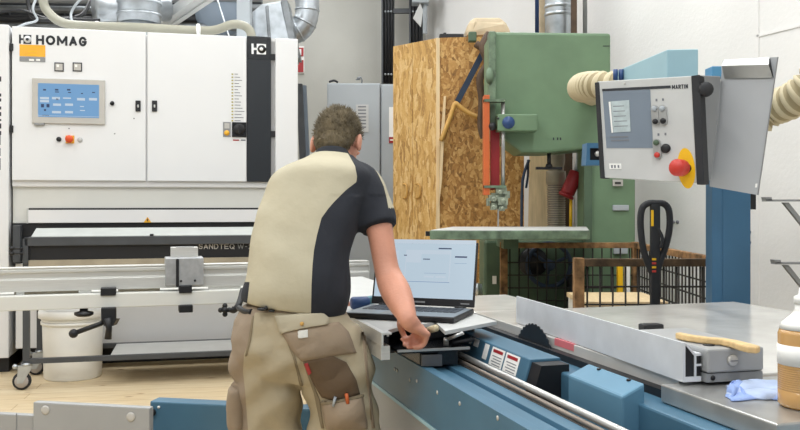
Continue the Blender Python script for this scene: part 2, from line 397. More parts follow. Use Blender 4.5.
# ---------------------------------------------------------------- the room
WA, WB, BACKY = 4.4, 0.37, 11.0          # wall_right stands on x = WA - WB*y
struct('floor', MB().box(-7, 5.2, -1.5, BACKY + .2, -.06, 0), 'pine_floor')
struct('ceiling', MB().box(-7, 5.2, -1.5, BACKY + .2, 5.2, 5.3), 'ceiling_paint')
struct('wall_back', MB().box(-7, 2.0, BACKY, BACKY + .2, 0, 5.2), 'wall_concrete')
struct('wall_left', MB().box(-7.2, -7, -1.5, BACKY + .2, 0, 5.2), 'wall_plaster')
wl = lambda y: WA - WB * y
FWD = math.degrees(math.atan2(1, -WB))
WR = F((wl(0), 0, 0), FWD)               # local x runs along the wall away from the camera, local y = into the room on + side
struct('wall_right', MB(WR).box(-1, 11.72 + .2, -.2, 0, 0, 5.2), 'wall_plaster')
def wall_xz(px, py, off=0.0): return WR.on_y(px, py, off)
xa, _ = wall_xz(757, 60)
tr = MB(WR); tr.box(xa - .02, xa + .02, 0, .006, 0, 5.2); tr.box(-1, xa, 0, .006, wall_xz(762, 35)[1] - .008, wall_xz(762, 35)[1] + .008)
struct('trim_1', tr, 'wall_plaster')

# ---------------------------------------------------------------- white sanding machine
FS = F((-3.03, 6.6, 0), 13.45)
def sxz(px, py, y=0.0): return FS.on_y(px, py, y)
def SW(px, py, y=0.0):
    x, z = sxz(px, py, y); return FS.M @ V((x, y, z))
def srect(mb, x0, y0, x1, y1, ya, yb, m=0):
    a, za = sxz(x0, y0, ya); b, zb = sxz(x1, y1, ya); _, zc = sxz(x1, y0, ya)
    return mb.box(a, b, ya, yb, zb, (za + zc) / 2, m)
sander = thing('sanding_machine', 'large white wide-belt sanding machine with black stripe and touchscreen', 'machine', FS.M @ V((0, 0, 0)), 13.45)
XR = sxz(298, 100)[0]; ZT = sxz(100, 30)[1]; ZD = sxz(130, 181)[1]; XL = sxz(11, 100)[0]
x146 = sxz(146.5, 100)[0]; x247 = sxz(247, 100)[0]; x271 = sxz(271, 100)[0]; x275 = sxz(275.5, 100)[0]
zb257 = sxz(130, 223)[1]
part('housing', MB(FS).box(XL, XR - .02, .03, 1.7, ZD - .05, ZT - .015), 'white_paint', sander, .01)
lf = MB(FS); lf.box(XL, XR - .02, .06, 1.6, zb257, ZD - .02); lf.box(XL, XR - .02, .75, 1.6, .1, zb257)
part('lower_housing', lf, 'offwhite_paint', sander, .006)
def sdoor(xa, xb, hinge):
    d = part('door', MB(FS).box(xa, xb, 0, .03, ZD, ZT), 'white_door', sander, .006); return d
d1 = sdoor(XL + .006, x146 - .006, 0); d2 = sdoor(x146 + .006, x247 - .004, 1)
for d, (px, py) in ((d1, (138, 106)), (d2, (154.5, 106))):
    h = MB(FS); srect(h, px - 2.6, py - 5.5, px + 2.6, py + 5.5, -.012, 0, 0); srect(h, px - .8, py - 1.5, px + .8, py + 1.5, -.016, 0, 1)
    part('latch', h, ['black', 'light_grey'], d, .003)
hg = MB(FS)
for py in (47, 129): srect(hg, 10, py - 3.5, 13, py + 3.5, -.012, .03)
part('hinge', hg, 'black', d1)
# stripe and end panel
st = part('stripe_panel', MB(FS).box(x247, x271, .002, .03, ZD, sxz(255, 36)[1]), 'navy_black', sander, .004)
part('stripe_head', (lambda b: srect(b, 247, 37.5, 271, 60, 0, .004))(MB(FS)), 'black_gloss', st)
def hc_logo(parent, x0, y0, x1, y1, main, hole, ya=-.002):
    """H beside a block with a round C cut out of it"""
    m = MB(FS); X0, Z1 = sxz(x0, y0, ya); X1, Z0 = sxz(x1, y1, ya); Wd, H = X1 - X0, Z1 - Z0
    bx = lambda a, b, c, d, k=0, e=0: m.box(X0 + a * Wd, X0 + b * Wd, ya - e, ya + .004, Z0 + c * H, Z0 + d * H, k)
    bx(0, .15, 0, 1); bx(.15, .45, .40, .60); bx(.36, 1, 0, 1)
    m.lathe([(H * .40, 0), (H * .40, .002)], (X0 + .70 * Wd, ya + .001, Z0 + H * .5), (0, -1, 0), 24, 1); bx(.74, 1.01, .36, .64, 1, .001)
    m.lathe([(H * .17, 0), (H * .17, .004)], (X0 + .68 * Wd, ya + .001, Z0 + H * .5), (0, -1, 0), 16, 0)
    return part('logo', m, [main, hole], parent)
hc_logo(st, 251.5, 43.5, 266, 54.5, 'logo_white', 'black_gloss')
ep = part('end_panel', MB(FS).box(x275, XR, 0, .05, sxz(290, 255)[1], ZT), 'white_door', sander, .008)
gp = MB(FS); gp.box(x271, x275, .03, .06, ZD, ZT, 0)
for py in (57, 134): srect(gp, 271, py - 3, 275.5, py + 3, .01, .05, 1)
part('gap_strip', gp, ['white_paint', 'black'], sander)
# lower front: white flap, with a black strip above it painted as a shadow line
x30 = sxz(29, 210, .06)[0]
fl = MB(FS); fl.box(x30, XR - .05, .03, .06, sxz(130, 222.5)[1], sxz(130, 209.8)[1], 0); fl.box(x30, XR - .05, .05, .065, sxz(130, 209.8)[1], sxz(130, 208)[1], 1)
fl.box(x30 - .012, x30, .03, .065, sxz(130, 223)[1], sxz(130, 208)[1], 2)
part('flap', fl, ['white_paint', 'black', 'light_grey'], sander)
th = MB(FS); th.box(XL, XR - .05, .05, .8, sxz(130, 262)[1], zb257, 0)
part('throat', th, 'black', sander)
wt = MB(FS); wx, wz = sxz(147.5, 222.5, .03); s_ = .03
wt.prism([(wx - s_, .028, wz), (wx + s_, .028, wz), (wx, .028, wz + .045)], (0, .002, 0), 0); wt.box(wx - .004, wx + .004, .026, .03, wz + .01, wz + .03, 1)
part('warning_sign', wt, ['amber', 'ink'], sander)
# base below the infeed
bs = MB(FS); bs.box(sxz(15, 300)[0], XR - .03, .02, 1.6, sxz(130, 345)[1], sxz(130, 262)[1], 0); bs.box(XL + .1, XR - .1, .25, 1.5, 0, sxz(130, 345)[1], 1)
part('base', bs, ['white_paint', 'black'], sander, .005)
cl = MB(FS); a, z1 = sxz(14, 225); b_, z2 = sxz(21.5, 262); cl.box(a, b_, -.05, .03, z2, z1, 0)
part('guide_column', cl, 'dark_grey', sander, .003)
# module on the far left
sm = MB(FS); x10 = sxz(9.2, 100)[0]; sm.box(x10 - .75, x10, -.02, 1.4, .12, sxz(5, 25)[1], 0); sm.box(x10 - .75, x10 - .01, .05, 1.3, 0, .12, 1)
side = part('side_cabinet', sm, ['white_door', 'black'], sander, .006)
mk = MB(FS)
for py, h in ((79, 5), (95, 3), (100, 3), (108, 3), (114, 4), (120, 2), (126, 5), (133, 4), (140, 10), (152, 8), (164, 12)):
    srect(mk, -2, py - h / 2, 1.2 if h < 8 else .4, py + h / 2, -.0215, -.019)
part('side_lettering', mk, 'ink', side)
# front of the first door: logo, stickers, screen, buttons
hc_logo(d1, 19, 34.5, 31.2, 44, 'ink', 'white_door')
block_letters('HOMAG', SW(36, 44.5, -.001), SW(86.8, 46.5, -.001) - SW(36, 44.5, -.001), SW(36, 34.9, -.001) - SW(36, 44.5, -.001), 'ink', d1, stroke=.23)
sk = MB(FS); srect(sk, 19.5, 44.8, 45.3, 57, -.003, 0, 0); srect(sk, 19.5, 57, 45.3, 62.2, -.003, 0, 1)
for q in (47, 51, 54): srect(sk, 22 if q == 47 else 28, q, 43 if q == 47 else 37, q + 1, -.004, 0, 2)
srect(sk, 29, 59, 34, 61, -.004, 0, 3); srect(sk, 36, 59, 40, 61, -.004, 0, 3)
part('sticker', sk, ['amber', 'mid_grey', 'yellow', 'paper'], d1, label='amber and grey service sticker')
for px in (59, 77.3):
    b = MB(FS); srect(b, px - 4.7, 62.5, px + 4.7, 71.5, -.006, 0, 0); srect(b, px - 3.6, 63.6, px + 3.6, 70.4, -.008, 0, 1); srect(b, px - 2.5, 64.5, px, 67, -.009, 0, 2)
    part('gauge', b, ['ink', 'bezel_grey', 'paper'], d1)
bz = MB(FS); srect(bz, 32, 79, 105, 124.5, -.02, 0, 0); srect(bz, 34, 123, 44, 125.5, -.022, 0, 1)
scr = part('screen_frame', bz, ['bezel_grey', 'mid_grey'], d1, .004)
sc = MB(FS); srect(sc, 38, 84, 99, 118, -.022, -.018, 0)
for (x, y, w_, h) in ((40, 97, 9, 2.4), (40, 100, 9, 2.4), (52, 97, 8, 2.4), (53, 103.5, 8, 2.4), (65, 103.5, 8, 2.4), (52, 111, 9, 2.4), (65, 111, 8, 2.4), (77, 98, 8, 2.6), (89, 98, 8, 2.6), (63, 97.5, 8, 1.4), (80, 106, 4, 1), (80, 110, 5, 1), (38, 116, 61, 1)):
    srect(sc, x, y, x + w_, y + h, -.0225, -.02, 1)
for (x, y, w_, h) in ((43, 89, 3, 1.6), (55, 89, 3.4, 1.6), (67, 89, 3.4, 1.6), (92, 92, 3, 1), (41, 104, 3, 3.4), (46.5, 104, 3, 3.4), (42, 115, 7, .8), (44, 109, 2, 2), (56, 98, 2.5, 2), (81, 93, 2, 1), (55, 91.5, 4, 1), (68, 92, 3, 1)):
    srect(sc, x, y, x + w_, y + h, -.0225, -.02, 2)
part('display', sc, ['screen_blue', 'screen_white', 'screen_dark'], scr)
x, z = sxz(112.3, 103.4); part('key_switch', MB(FS).lathe([(.017, 0), (.017, .015), (.011, .02), (.011, .028)], (x, 0, z), (0, -1, 0), 16), 'black', d1)
x, z = sxz(59, 139.3); part('push_button', MB(FS).lathe([(.019, 0), (.019, .012), (.012, .018)], (x, 0, z), (0, -1, 0), 16), 'black', d1)
x, z = sxz(80, 139.8); k = MB(FS).lathe([(.02, 0), (.02, .006), (.013, .012)], (x, 0, z), (0, -1, 0), 16); part('push_button', k, 'light_grey', d1)
x, z = sxz(69.8, 139.3); es = MB(FS); srect(es, 65.6, 135.5, 74.2, 143.4, -.006, 0, 0); es.lathe([(.024, .006), (.024, .02), (.03, .03), (.03, .042), (.02, .05)], (x, 0, z), (0, -1, 0), 20, 1)
part('emergency_stop', es, ['amber', 'orange_button'], d1)
sm_ = MB(FS)
for (px, py) in ((134, 118.5), (114.7, 133.7), (69, 128.5)): srect(sm_, px - .7, py - .6, px + .7, py + .6, -.002, 0)
part('screw', sm_, 'mid_grey', d1)
# second door: printed scale, main switch
sl = MB(FS)
for i in range(16):
    py = 73.5 + i * 3.1; srect(sl, 231.5, py, 233.3, py + 1.4, -.002, 0, 0); srect(sl, 234.5, py + .3, 238 + (i * 7 % 5) + (2.5 if i > 9 else 0), py + 1, -.002, 0, 1)
part('printed_scale', sl, ['ink_gold', 'ink_grey'], d2)
mp_ = MB(FS); srect(mp_, 223, 122, 230.8, 137, -.004, 0, 0); srect(mp_, 224.5, 123.2, 229.5, 128.5, -.006, 0, 1)
x, z = sxz(226.8, 133); mp_.lathe([(.022, .004), (.022, .007)], (x, 0, z), (0, -1, 0), 16, 2)
part('rating_plate', mp_, ['mid_grey', 'bezel_grey', 'amber'], d2)
ms_ = MB(FS); srect(ms_, 232, 122.2, 246.4, 137.2, -.01, 0, 0); x, z = sxz(239.2, 129.5); ms_.lathe([(.047, .01), (.047, .02), (.04, .025)], (x, 0, z), (0, -1, 0), 20, 1); ms_.box(x - .009, x + .009, -.05, -.02, z - .035, z + .035, 1)
part('main_switch', ms_, ['black_gloss', 'black'], d2, .002)
ml = MB(FS); srect(ml, 233, 139.5, 239, 140.8, -.002, 0, 0); srect(ml, 241, 139.5, 245.5, 140.8, -.002, 0, 1); part('switch_text', ml, ['red_dark', 'ink_grey'], d2)

# ---------------------------------------------------------------- infeed conveyor in front of it
YC = -.7
conv = thing('infeed_conveyor', 'dark grey infeed conveyor on a castored frame below the white sander', 'conveyor', FS.M @ V((1.1, -.4, 0)), 13.45)
cz = lambda py: sxz(130, py, YC)[1]
cx = lambda px: sxz(px, 240, YC)[0]
xe = cx(292)
bed = MB(FS); bed.box(cx(24), xe, YC, YC + .34, cz(245), cz(236.5), 0); bed.box(cx(24), cx(28), YC, .0, cz(245), cz(236.5), 0); bed.box(xe - .04, xe, YC, 0, cz(245), cz(236.5), 0); bed.ysec([(YC + .005, cz(236.5)), (YC + .005, cz(235.5)), (YC + .2, sxz(130, 227.5, YC + .2)[1]), (YC + .2, cz(236.5))], cx(31), xe, 1)
part('bed_rail', bed, ['dark_grey', 'conveyor_grey'], conv, .003)
fr_ = MB(FS); fr_.box(cx(22.5), cx(28), YC, .0, cz(262), cz(238), 0); part('side_plate', fr_, 'dark_grey', conv, .003)
bt = MB(FS); bt.box(cx(28), xe, YC + .03, YC + .3, cz(259), cz(245)); part('belt', bt, 'black', conv)
br_ = MB(FS); br_.box(cx(28), xe, YC + .015, YC + .3, cz(267), cz(259)); part('beam', br_, 'hose_tan', conv)
p0 = SW(198.5, 249, YC + .028); block_letters('SANDTEQ', p0, SW(234.5, 249, YC + .028) - p0, SW(198.5, 243.6, YC + .028) - p0, 'bezel_grey', conv, 'model_lettering', .15)
p0 = SW(237.5, 249, YC + .028); block_letters('W-200', p0, SW(264, 249, YC + .028) - p0, SW(237.5, 243.6, YC + .028) - p0, 'mid_grey', conv, 'model_lettering', .12)
rb = MB(FS); srect(rb, 149.8, 234, 153.5, 236, YC - .001, YC + .03); part('roller_pin', rb, 'black', conv)
kb = MB(FS)
for py in (248.5, 253.5):
    x, z = sxz(11.5, py, YC - .02); x2, _ = sxz(23, py, YC - .02); kb.cyl((x, YC - .02, z), (x2, YC - .02, z), .008, 8); kb.ball((x, YC - .02, z), .016)
    kb.cyl((x2 - .01, YC - .02, z), (x2 - .01, YC + .02, z), .008, 8)
part('adjusting_knob', kb, 'black', conv)
for px, y in ((26.5, YC + .04), (26.5, -.12), (275, YC + .04), (275, -.1)):
    x = sxz(px, 300, YC + .04)[0]
    lg = MB(FS); lg.box(x - .022, x + .022, y - .022, y + .022, .20, cz(262), 0); lg.box(x - .03, x + .03, y - .03, y + .03, .19, .2)
    leg = part('leg', lg, 'dark_grey', conv, .002)
    ca = MB(FS); ca.lathe([(.035, .0), (.035, .02)], (x, y, .17), (0, 0, 1), 14, 0)
    ca.prism([(x - .05, y - .03, .17), (x + .045, y - .03, .17), (x - .02, y - .03, .05), (x - .06, y - .03, .05)], (0, .006, 0), 0)
    ca.prism([(x - .05, y + .024, .17), (x + .045, y + .024, .17), (x - .02, y + .024, .05), (x - .06, y + .024, .05)], (0, .006, 0), 0)
    ca.box(x - .07, x - .03, y - .02, y + .02, .15, .17, 0); ca.ball((x - .07, y - .03, .17), .018, 0)
    cs = part('caster', ca, 'galv', leg)
    wh = MB(FS); wh.lathe([(.02, -.016), (.055, -.016), (.063, -.008), (.063, .008), (.055, .016), (.02, .016)], (x - .03, y, .063), (0, 1, 0), 24, 0)
    wh.lathe([(.0, -.019), (.046, -.019), (.046, .019), (.0, .019)], (x - .03, y, .063), (0, 1, 0), 24, 1)
    part('wheel', wh, ['rubber', 'wheel_grey'], leg)
brm = MB(FS); xa, xb = sxz(29, 356, YC + .04)[0], sxz(273, 356, YC + .04)[0]
z0, z1 = sxz(130, 359.5, YC + .04)[1], sxz(130, 354.5, YC + .04)[1]
brm.box(xa, xb, YC + .02, YC + .06, z0, z1, 0); brm.box(xa, xb, -.12, -.08, z0, z1, 0)
part('stretcher', brm, 'dark_grey', conv, .002)
sh = MB(FS); sh.box(sxz(110, 356, YC + .04)[0], xb, YC + .06, -.12, z1 - .012, z1 - .004); part('lower_shelf', sh, 'light_grey', conv)

# ---------------------------------------------------------------- pail
FB = P(73, 385, 6.47); FB.z = 0
pail = thing('pail', 'white plastic pail with lid standing under the conveyor frame', 'pail', FB)
rp = 29 / 850 * 6.4
part('body', MB().lathe([(rp * .92, .0), (rp * .95, .01), (rp, .40), (rp * 1.0, .41), (rp * 1.05, .41), (rp * 1.05, .43), (rp * 1.01, .43)], FB, n=40), 'plastic_white', pail)
part('lid', MB().lathe([(rp * 1.06, .455), (rp * 1.13, .46), (rp * 1.13, .50), (rp * 1.09, .52), (rp * .98, .522), (rp * .96, .50), (.01, .50)], FB, n=40), 'plastic_white', pail)
part('rim', MB().lathe([(rp * 1.02, .43), (rp * 1.04, .455)], FB, n=40), 'plastic_white', pail)
# ---------------------------------------------------------------- ducts, pipes and cables above and behind the sander
def dpt(px, py, d): return P(px, py, d)
h = MB(); pts = [P(40, -40, 7.3), P(43, 0, 7.3), P(50, 14, 7.25), P(64, 23, 7.2), P(90, 26, 7.15), P(140, 27.5, 7.2), P(195, 30.5, 7.3), P(215, 30, 7.3), P(232, 24.5, 7.3), P(243, 25.5, 7.3), P(250, 31, 7.3), P(252, 41, 7.3)]
h.tube(spline(pts, 8), .038, 14)
c_ = thing('cable_hose', 'grey smooth hose lying along the top of the white sander', 'hose', P(140, 37, 7.3))
part('hose', h, 'hose_grey', c_)
for px, py in ((97.5, 27), (198.5, 29.5)):
    b = MB(); b.cyl(P(px - 1, py, 7.2), P(px + 1, py, 7.2), .05, 16); b.box(*(lambda q: (q.x - .006, q.x + .006, q.y - .01, q.y + .01, q.z - .07, q.z + .02))(P(px, py, 7.2)))
    part('clip', b, 'plastic_white', c_)
# rectangular box duct + round elbow + big horizontal duct + flat post
d1_ = MB(); fz = F((0, 0, 0), 0)
def dbox(mb, x0, y0, x1, y1, d, dep, m=0):
    a = P(x0, y1, d); b = P(x1, y0, d); return mb.box(a.x, b.x, d, d + dep, a.z, b.z, m)
pd = MB(); pd.prism([P(252, 12, 7.9), P(262, 4, 7.9), P(281, 1, 7.9), P(293, 56, 7.9), P(254, 56, 7.9)], (0, .5, 0), 0)
pd.prism([P(265, 6, 7.88), P(268, 5, 7.88), P(271, 42, 7.88), P(268, 42, 7.88)], (0, .03, 0), 1)
single('square_duct', pd, ['galv', 'galv_dark'], 'galvanised square duct box standing behind the stripe end of the sander', 'duct', bevel=.008)
pb = MB(); pb.prism([P(281, 0, 7.85), P(287, 0, 7.85), P(299, 58, 7.85), P(292, 58, 7.85)], (0, .25, 0))
single('duct_bracket', pb, 'galv_dark', 'narrow dark steel strut against the square galvanised duct', 'strut')
el = MB(); ep_ = spline([P(280, 33, 8.3), P(292, 33, 8.3), P(302, 27, 8.3), P(307, 14, 8.3), P(306, -4, 8.3), P(298, -30, 8.3)], 6)
el.tube(ep_, .115, 20)
for k in range(4, len(ep_), 5):
    t = (ep_[min(k + 1, len(ep_) - 1)] - ep_[k - 1]).normalized(); el.lathe([(.118, 0), (.124, .01), (.118, .02)], ep_[k], t, 20)
single('duct_elbow', el, 'galv', 'shiny round duct elbow bending upward beside the concrete wall', 'duct')
fp = MB(); dbox(fp, 236.5, -60, 250, 38, 7.6, .12)
single('support_post', fp, 'cab_grey', 'light grey square post rising from the sander top', 'post', bevel=.006)
bd = MB(); bd.cyl(P(95, 8, 7.9), P(168, 8, 8.3), .13, 24); 
c0 = P(139, -30, 8.0); c1 = P(139, 23, 8.0); bd.cyl(c0, c1, .20, 28)
for py in (5, 17): bd.lathe([(.205, 0), (.215, .01), (.205, .025)], P(139, py, 8.0), (0, 0, 1), 28)
c0 = P(139, 24, 8.0); bd.cyl(c0, c0 - V((0, 0, .2)), .17, 28)
single('extraction_duct', bd, 'galv', 'big galvanised extraction duct dropping onto the sander top', 'duct')
bm_ = MB(); A, B = P(160, 24, 8.6), P(206, -8, 7.7)
bm_.prism([A, A + V((.10, 0, 0)), A + V((.10, 0, .10)), A + V((0, 0, .10))], B - A, 0); bm_.prism([A + V((.10, 0, -.02)), A + V((.16, 0, -.02)), A + V((.16, 0, .0)), A + V((.10, 0, .0))], B - A, 0)
single('steel_beam', bm_, 'light_grey', 'light steel channel running diagonally up behind the support post', 'beam')
tray = thing('cable_tray', 'long dark cable tray with pipes high behind the white sander', 'cable tray', P(100, 40, 9.2))
t_ = MB(); dbox(t_, -60, 10, 260, 15, 9.2, .3); dbox(t_, -60, 20, 260, 23, 9.2, .3, 0); part('rail', t_, 'dark_grey', tray)
for i, (py, r_, mm) in enumerate(((2, .05, 'dark_grey'), (8, .04, 'galv_dark'), (18, .04, 'black'), (27, .045, 'galv_dark'), (-4, .06, 'mid_grey'))):
    part('pipe', MB().tube([P(-60, py, 9.1 - .05 * i), P(100, py + 2, 9.1 - .05 * i), P(262, py, 9.1 - .05 * i)], r_, 12), mm, tray)
for px in (5, 60, 175, 225):
    hb = MB(); dbox(hb, px, -70, px + 4, 32, 9.15, .04); part('hanger', hb, 'dark_grey', tray)
k = MB(); dbox(k, 160, -30, 240, 36, 9.7, .25); single('dim_wall_box', k, 'slate', 'dark slate box standing in for the dim wall behind the cable tray', 'duct', bevel=.01)  # added dark box, stands in for the dim wall up there
fanm = MB(); fanm.lathe([(.0, 0), (.28, 0), (.28, .04), (.2, .10), (.05, .12)], P(222, 12, 9.0), (0, -1, 0), 24); single('fan_housing', fanm, 'slate', 'round dark fan housing behind the thin light post', 'fan')
for nm, lab, pts, r_, mm in (
    ('air_line', 'thin white cable looping down onto the sander corner', [P(40, -10, 7.2), P(33, 8, 7.1), P(37, 20, 7.1), P(25, 24, 7.0), P(17, 27.5, 6.9)], .010, 'cab_grey'),
    ('air_line', 'pale double cable looping beside the big extraction duct', [P(93, -10, 7.6), P(78, 2, 7.6), P(71, 14, 7.6), P(73, 24, 7.4), P(74, 27, 7.4)], .012, 'cab_grey'),
    ('air_line', 'black cable hanging behind the grey hose bend', [P(27, -10, 7.9), P(29, 8, 7.9), P(34, 18, 7.8), P(52, 20, 7.8), P(80, 16, 8.0), P(90, 2, 8.2)], .020, 'black'),
    ('air_line', 'thin steel wire slanting down behind the support post', [P(215, -8, 7.7), P(228, 33, 7.5), P(229, 37, 7.5)], .008, 'galv'),
    ('air_line', 'thin dark cable sagging over the top corner of the sander', [P(-10, 14, 7.8), P(20, 10, 7.8), P(45, 18, 7.8), P(70, 19, 7.8), P(100, 20, 7.8)], .013, 'black')):
    single(nm, MB().tube(spline(pts, 8), r_, 8), mm, lab, 'cable')
# leaning profiles beside the sander
for i, (lab, xa, xb, m_) in enumerate((('dark grey aluminium profile leaning beside the sander end panel', 302, 307, 'dark_grey'), ('lighter steel profile leaning just behind the dark one by the sander', 306, 310.5, 'slate'))):
    q = MB(); d = 8.1 + .12 * i; t = P(xa - 3, 70, d + .3); bt_ = V((P(xb + 4, 100, d).x, d, 0)); t.z = 2.5
    q.prism([bt_ + V((-.03, 0, 0)), bt_ + V((.03, 0, 0)), bt_ + V((.03, .05, 0)), bt_ + V((-.03, .05, 0))], t - bt_)
    single('metal_profile', q, m_, lab, 'profile')
sg = MB(); a = P(297, 73, 10.95); b = P(304, 46, 10.95); sg.box(a.x, b.x, 10.97, 10.998, a.z, b.z, 0)
for y0, y1 in ((47.5, 56), (60, 72)):
    a = P(297.6, y1, 10.95); b = P(303.4, y0, 10.95); sg.box(a.x, b.x, 10.96, 10.98, a.z, b.z, 1)
a = P(298.8, 55, 10.95); b = P(301.2, 49, 10.95); sg.box(a.x, b.x, 10.955, 10.97, a.z, b.z, 0)
single('wall_sign', sg, ['paper', 'red_dark'], 'small red and white sign on the concrete wall beside the sander', 'sign')
# ---------------------------------------------------------------- grey electrical cabinets
def ecab(lab, x0, x1, y0, d, sx):
    a = P(x0, y0, d); b = P(x1, y0, d); c = thing('electrical_cabinet', lab, 'cabinet', V(((a.x + b.x) / 2, d + .2, 0)))
    part('housing', MB().box(a.x, b.x, d + .012, d + .5, 0, a.z), 'cab_grey', c, .006)
    part('door', MB().box(a.x + .01, b.x - .01, d, d + .012, .1, a.z - .015), 'cab_grey', c, .003)
    return c
e1 = ecab('wide grey electrical cabinet behind the bent-over worker', 327, 380.3, 83, 8.6, 0)
e2 = ecab('narrow grey electrical cabinet with a white sheet beside the chipboard cupboard', 381, 400, 84, 8.6, 0)
q = MB(); dbox(q, 356, 104.5, 368.5, 132, 8.59, .008, 0)
for i in range(7): dbox(q, 358, 106 + i * 3.4, 366, 107.4 + i * 3.4, 8.588, .004, 1)
part('notice', q, ['light_grey', 'ink_grey'], e1)
q = MB(); dbox(q, 389, 107, 395, 137, 8.59, .008, 0); dbox(q, 389, 137, 395, 143, 8.59, .008, 1); dbox(q, 390, 139.3, 395, 140.6, 8.588, .004, 0); part('notice', q, ['paper', 'red_dark'], e2)
q = MB(); q.tube(spline([P(329, 82, 8.7), P(334, 80.5, 8.7), P(338, 82.5, 8.7)], 5), .012, 6); single('cable_end', q, 'black', 'short black cable end lying on the grey cabinet top', 'cable')
q = MB(); q.tube(spline([P(356, 80, 8.75), P(360, 77, 8.75), P(362, 80, 8.75), P(361.5, 84, 8.75)], 5), .008, 6); q.ball(P(358.5, 78.5, 8.75), .018); single('cable_fitting', q, 'galv_dark', 'small cable fitting sticking up from the wide grey cabinet', 'fitting')
# ---------------------------------------------------------------- cable risers on the wall
def riser(lab, x0, x1, y1, d, n):
    a = P(x0, y1, d); b = P(x1, y1, d); c = thing('cable_riser', lab, 'cable riser', V(((a.x + b.x) / 2, d, a.z)))
    q = MB(); q.box(a.x, b.x, d, d + .04, a.z, 5.15); q.box(a.x, a.x + .02, d - .06, d, a.z, 5.15); part('channel', q, 'dark_grey', c)
    for i in range(n):
        x = a.x + .03 + (b.x - a.x - .05) * (i + .5) / n
        part('cable', MB().tube([(x, d - .03, a.z), (x + .006, d - .03, a.z + 1), (x - .004, d - .03, 3.9), (x, d - .03, 5.15)], .022, 8), 'black', c)
    for py in (12.5, 75):
        if py < y1:
            cbm = MB(); z = P(0, py, d).z
            for i in range(n): cbm.ball((a.x + .03 + (b.x - a.x - .05) * (i + .5) / n, d - .055, z), .014)
            part('clamp', cbm, 'galv', c)
riser('dark vertical cable channel above the grey cabinets', 381.5, 394.5, 84, 10.6, 3)
riser('shorter dark cable channel rising behind the chipboard cupboard', 409, 423, 90, 10.6, 3)
q = MB(); a = P(393, 13.5, 10.6); b = P(412, 9, 10.6); q.box(a.x, b.x, 10.56, 10.62, a.z, b.z); single('cross_channel', q, 'dark_grey', 'short horizontal channel joining the two cable risers', 'channel')
q = MB(); a = P(412, 2.5, 10.3); b = P(429, -12, 10.3); q.box(a.x, b.x, 10.3, 10.5, a.z, b.z); q.tube([P(425, 2, 10.4), P(425, 34, 10.4)], .03, 8); single('junction_box', q, 'cab_grey', 'pale junction box with pipe at the top of the second riser', 'junction box', bevel=.008)
q = MB(); q.prism([P(420, 3, 10.2), P(413, 18, 10.2), P(421, 27, 10.2), P(423, 10, 10.2)], (0, .03, 0)); single('hanging_rag', q, 'light_grey', 'grey rag hanging from the junction box', 'rag')
# ---------------------------------------------------------------- chipboard cupboard
cc, cl_, cr = P(437.5, 38, 7.0), P(394, 47, 7.36), P(524, 36, 6.9)
OC = thing('chipboard_cupboard', 'tall chipboard cupboard with two doors behind the bandsaw', 'cupboard', V((.45, 7.3, 0)))
HT = 2.68
part('carcass', MB().slab([(cc.x, cc.y), (cr.x, cr.y), (cr.x, 7.75), (cl_.x + .1, 7.75), (cl_.x + .01, cl_.y + .02)], .02, HT), 'osb_flakes', OC)
dx = V((cc.x - cl_.x, cc.y - cl_.y, 0)); ang = math.degrees(math.atan2(dx.y, dx.x)); FO = F((cl_.x, cl_.y, 0), ang); Lw = dx.length
for i, (a, b) in enumerate(((0, .452), (.458, 1.0))):
    dd = part('door', MB(FO).box(a * Lw, b * Lw, -.012, .012, .06, HT - .005), 'osb_plain', OC, .003)
    px = 405 if i == 0 else 418; x, z = FO.on_y(px, 191, -.014)
    hm = MB(FO); hm.tube(spline([(x - .02, -.014, z + .06), (x + .03, -.03, z + .05), (x + .045, -.035, z), (x + .03, -.03, z - .05), (x - .02, -.014, z - .06)], 6), .008, 8); part('handle', hm, 'wood_hook', dd)
q = MB(); q.box(cc.x - .012, cc.x + .018, cc.y - .016, cc.y + .01, .02, HT - .003); part('corner_strip', q, 'wood_light', OC)
q = MB(); q.prism([P(441, 134, 6.93), P(444, 96, 6.93), P(446, 96, 6.93), P(445, 118, 6.93), P(442, 180, 6.93), P(439, 205, 6.93)], (0, .05, 0)); single('thin_batten', q, 'wood_light', 'thin pale batten leaning at the cupboard corner', 'batten')
bx_ = MB(); bx_.box(P(439, 0, 7.2).x, P(463, 0, 7.2).x, 7.1, 7.45, HT, HT + .055); bx_.box(P(421, 0, 7.2).x, P(441, 0, 7.2).x, 7.2, 7.5, HT, HT + .02); bx_.box(P(443, 0, 7.2).x, P(446, 0, 7.2).x, 7.15, 7.25, HT + .055, HT + .075)
single('power_strip_box', bx_, 'black', 'flat black case lying on top of the chipboard cupboard', 'case', bevel=.006)
bg_ = MB(); g0 = [P(465, 36, 7.0), P(469, 19, 7.05), P(476, 16.5, 7.05), P(500, 16.5, 7.05), P(508, 22, 7.05), P(513, 36, 7.0)]
bg_.prism(g0, (0, .45, 0)); single('canvas_bag', bg_, 'bag_beige', 'beige canvas bag slumped on the cupboard behind the bandsaw', 'bag', bevel=.05)
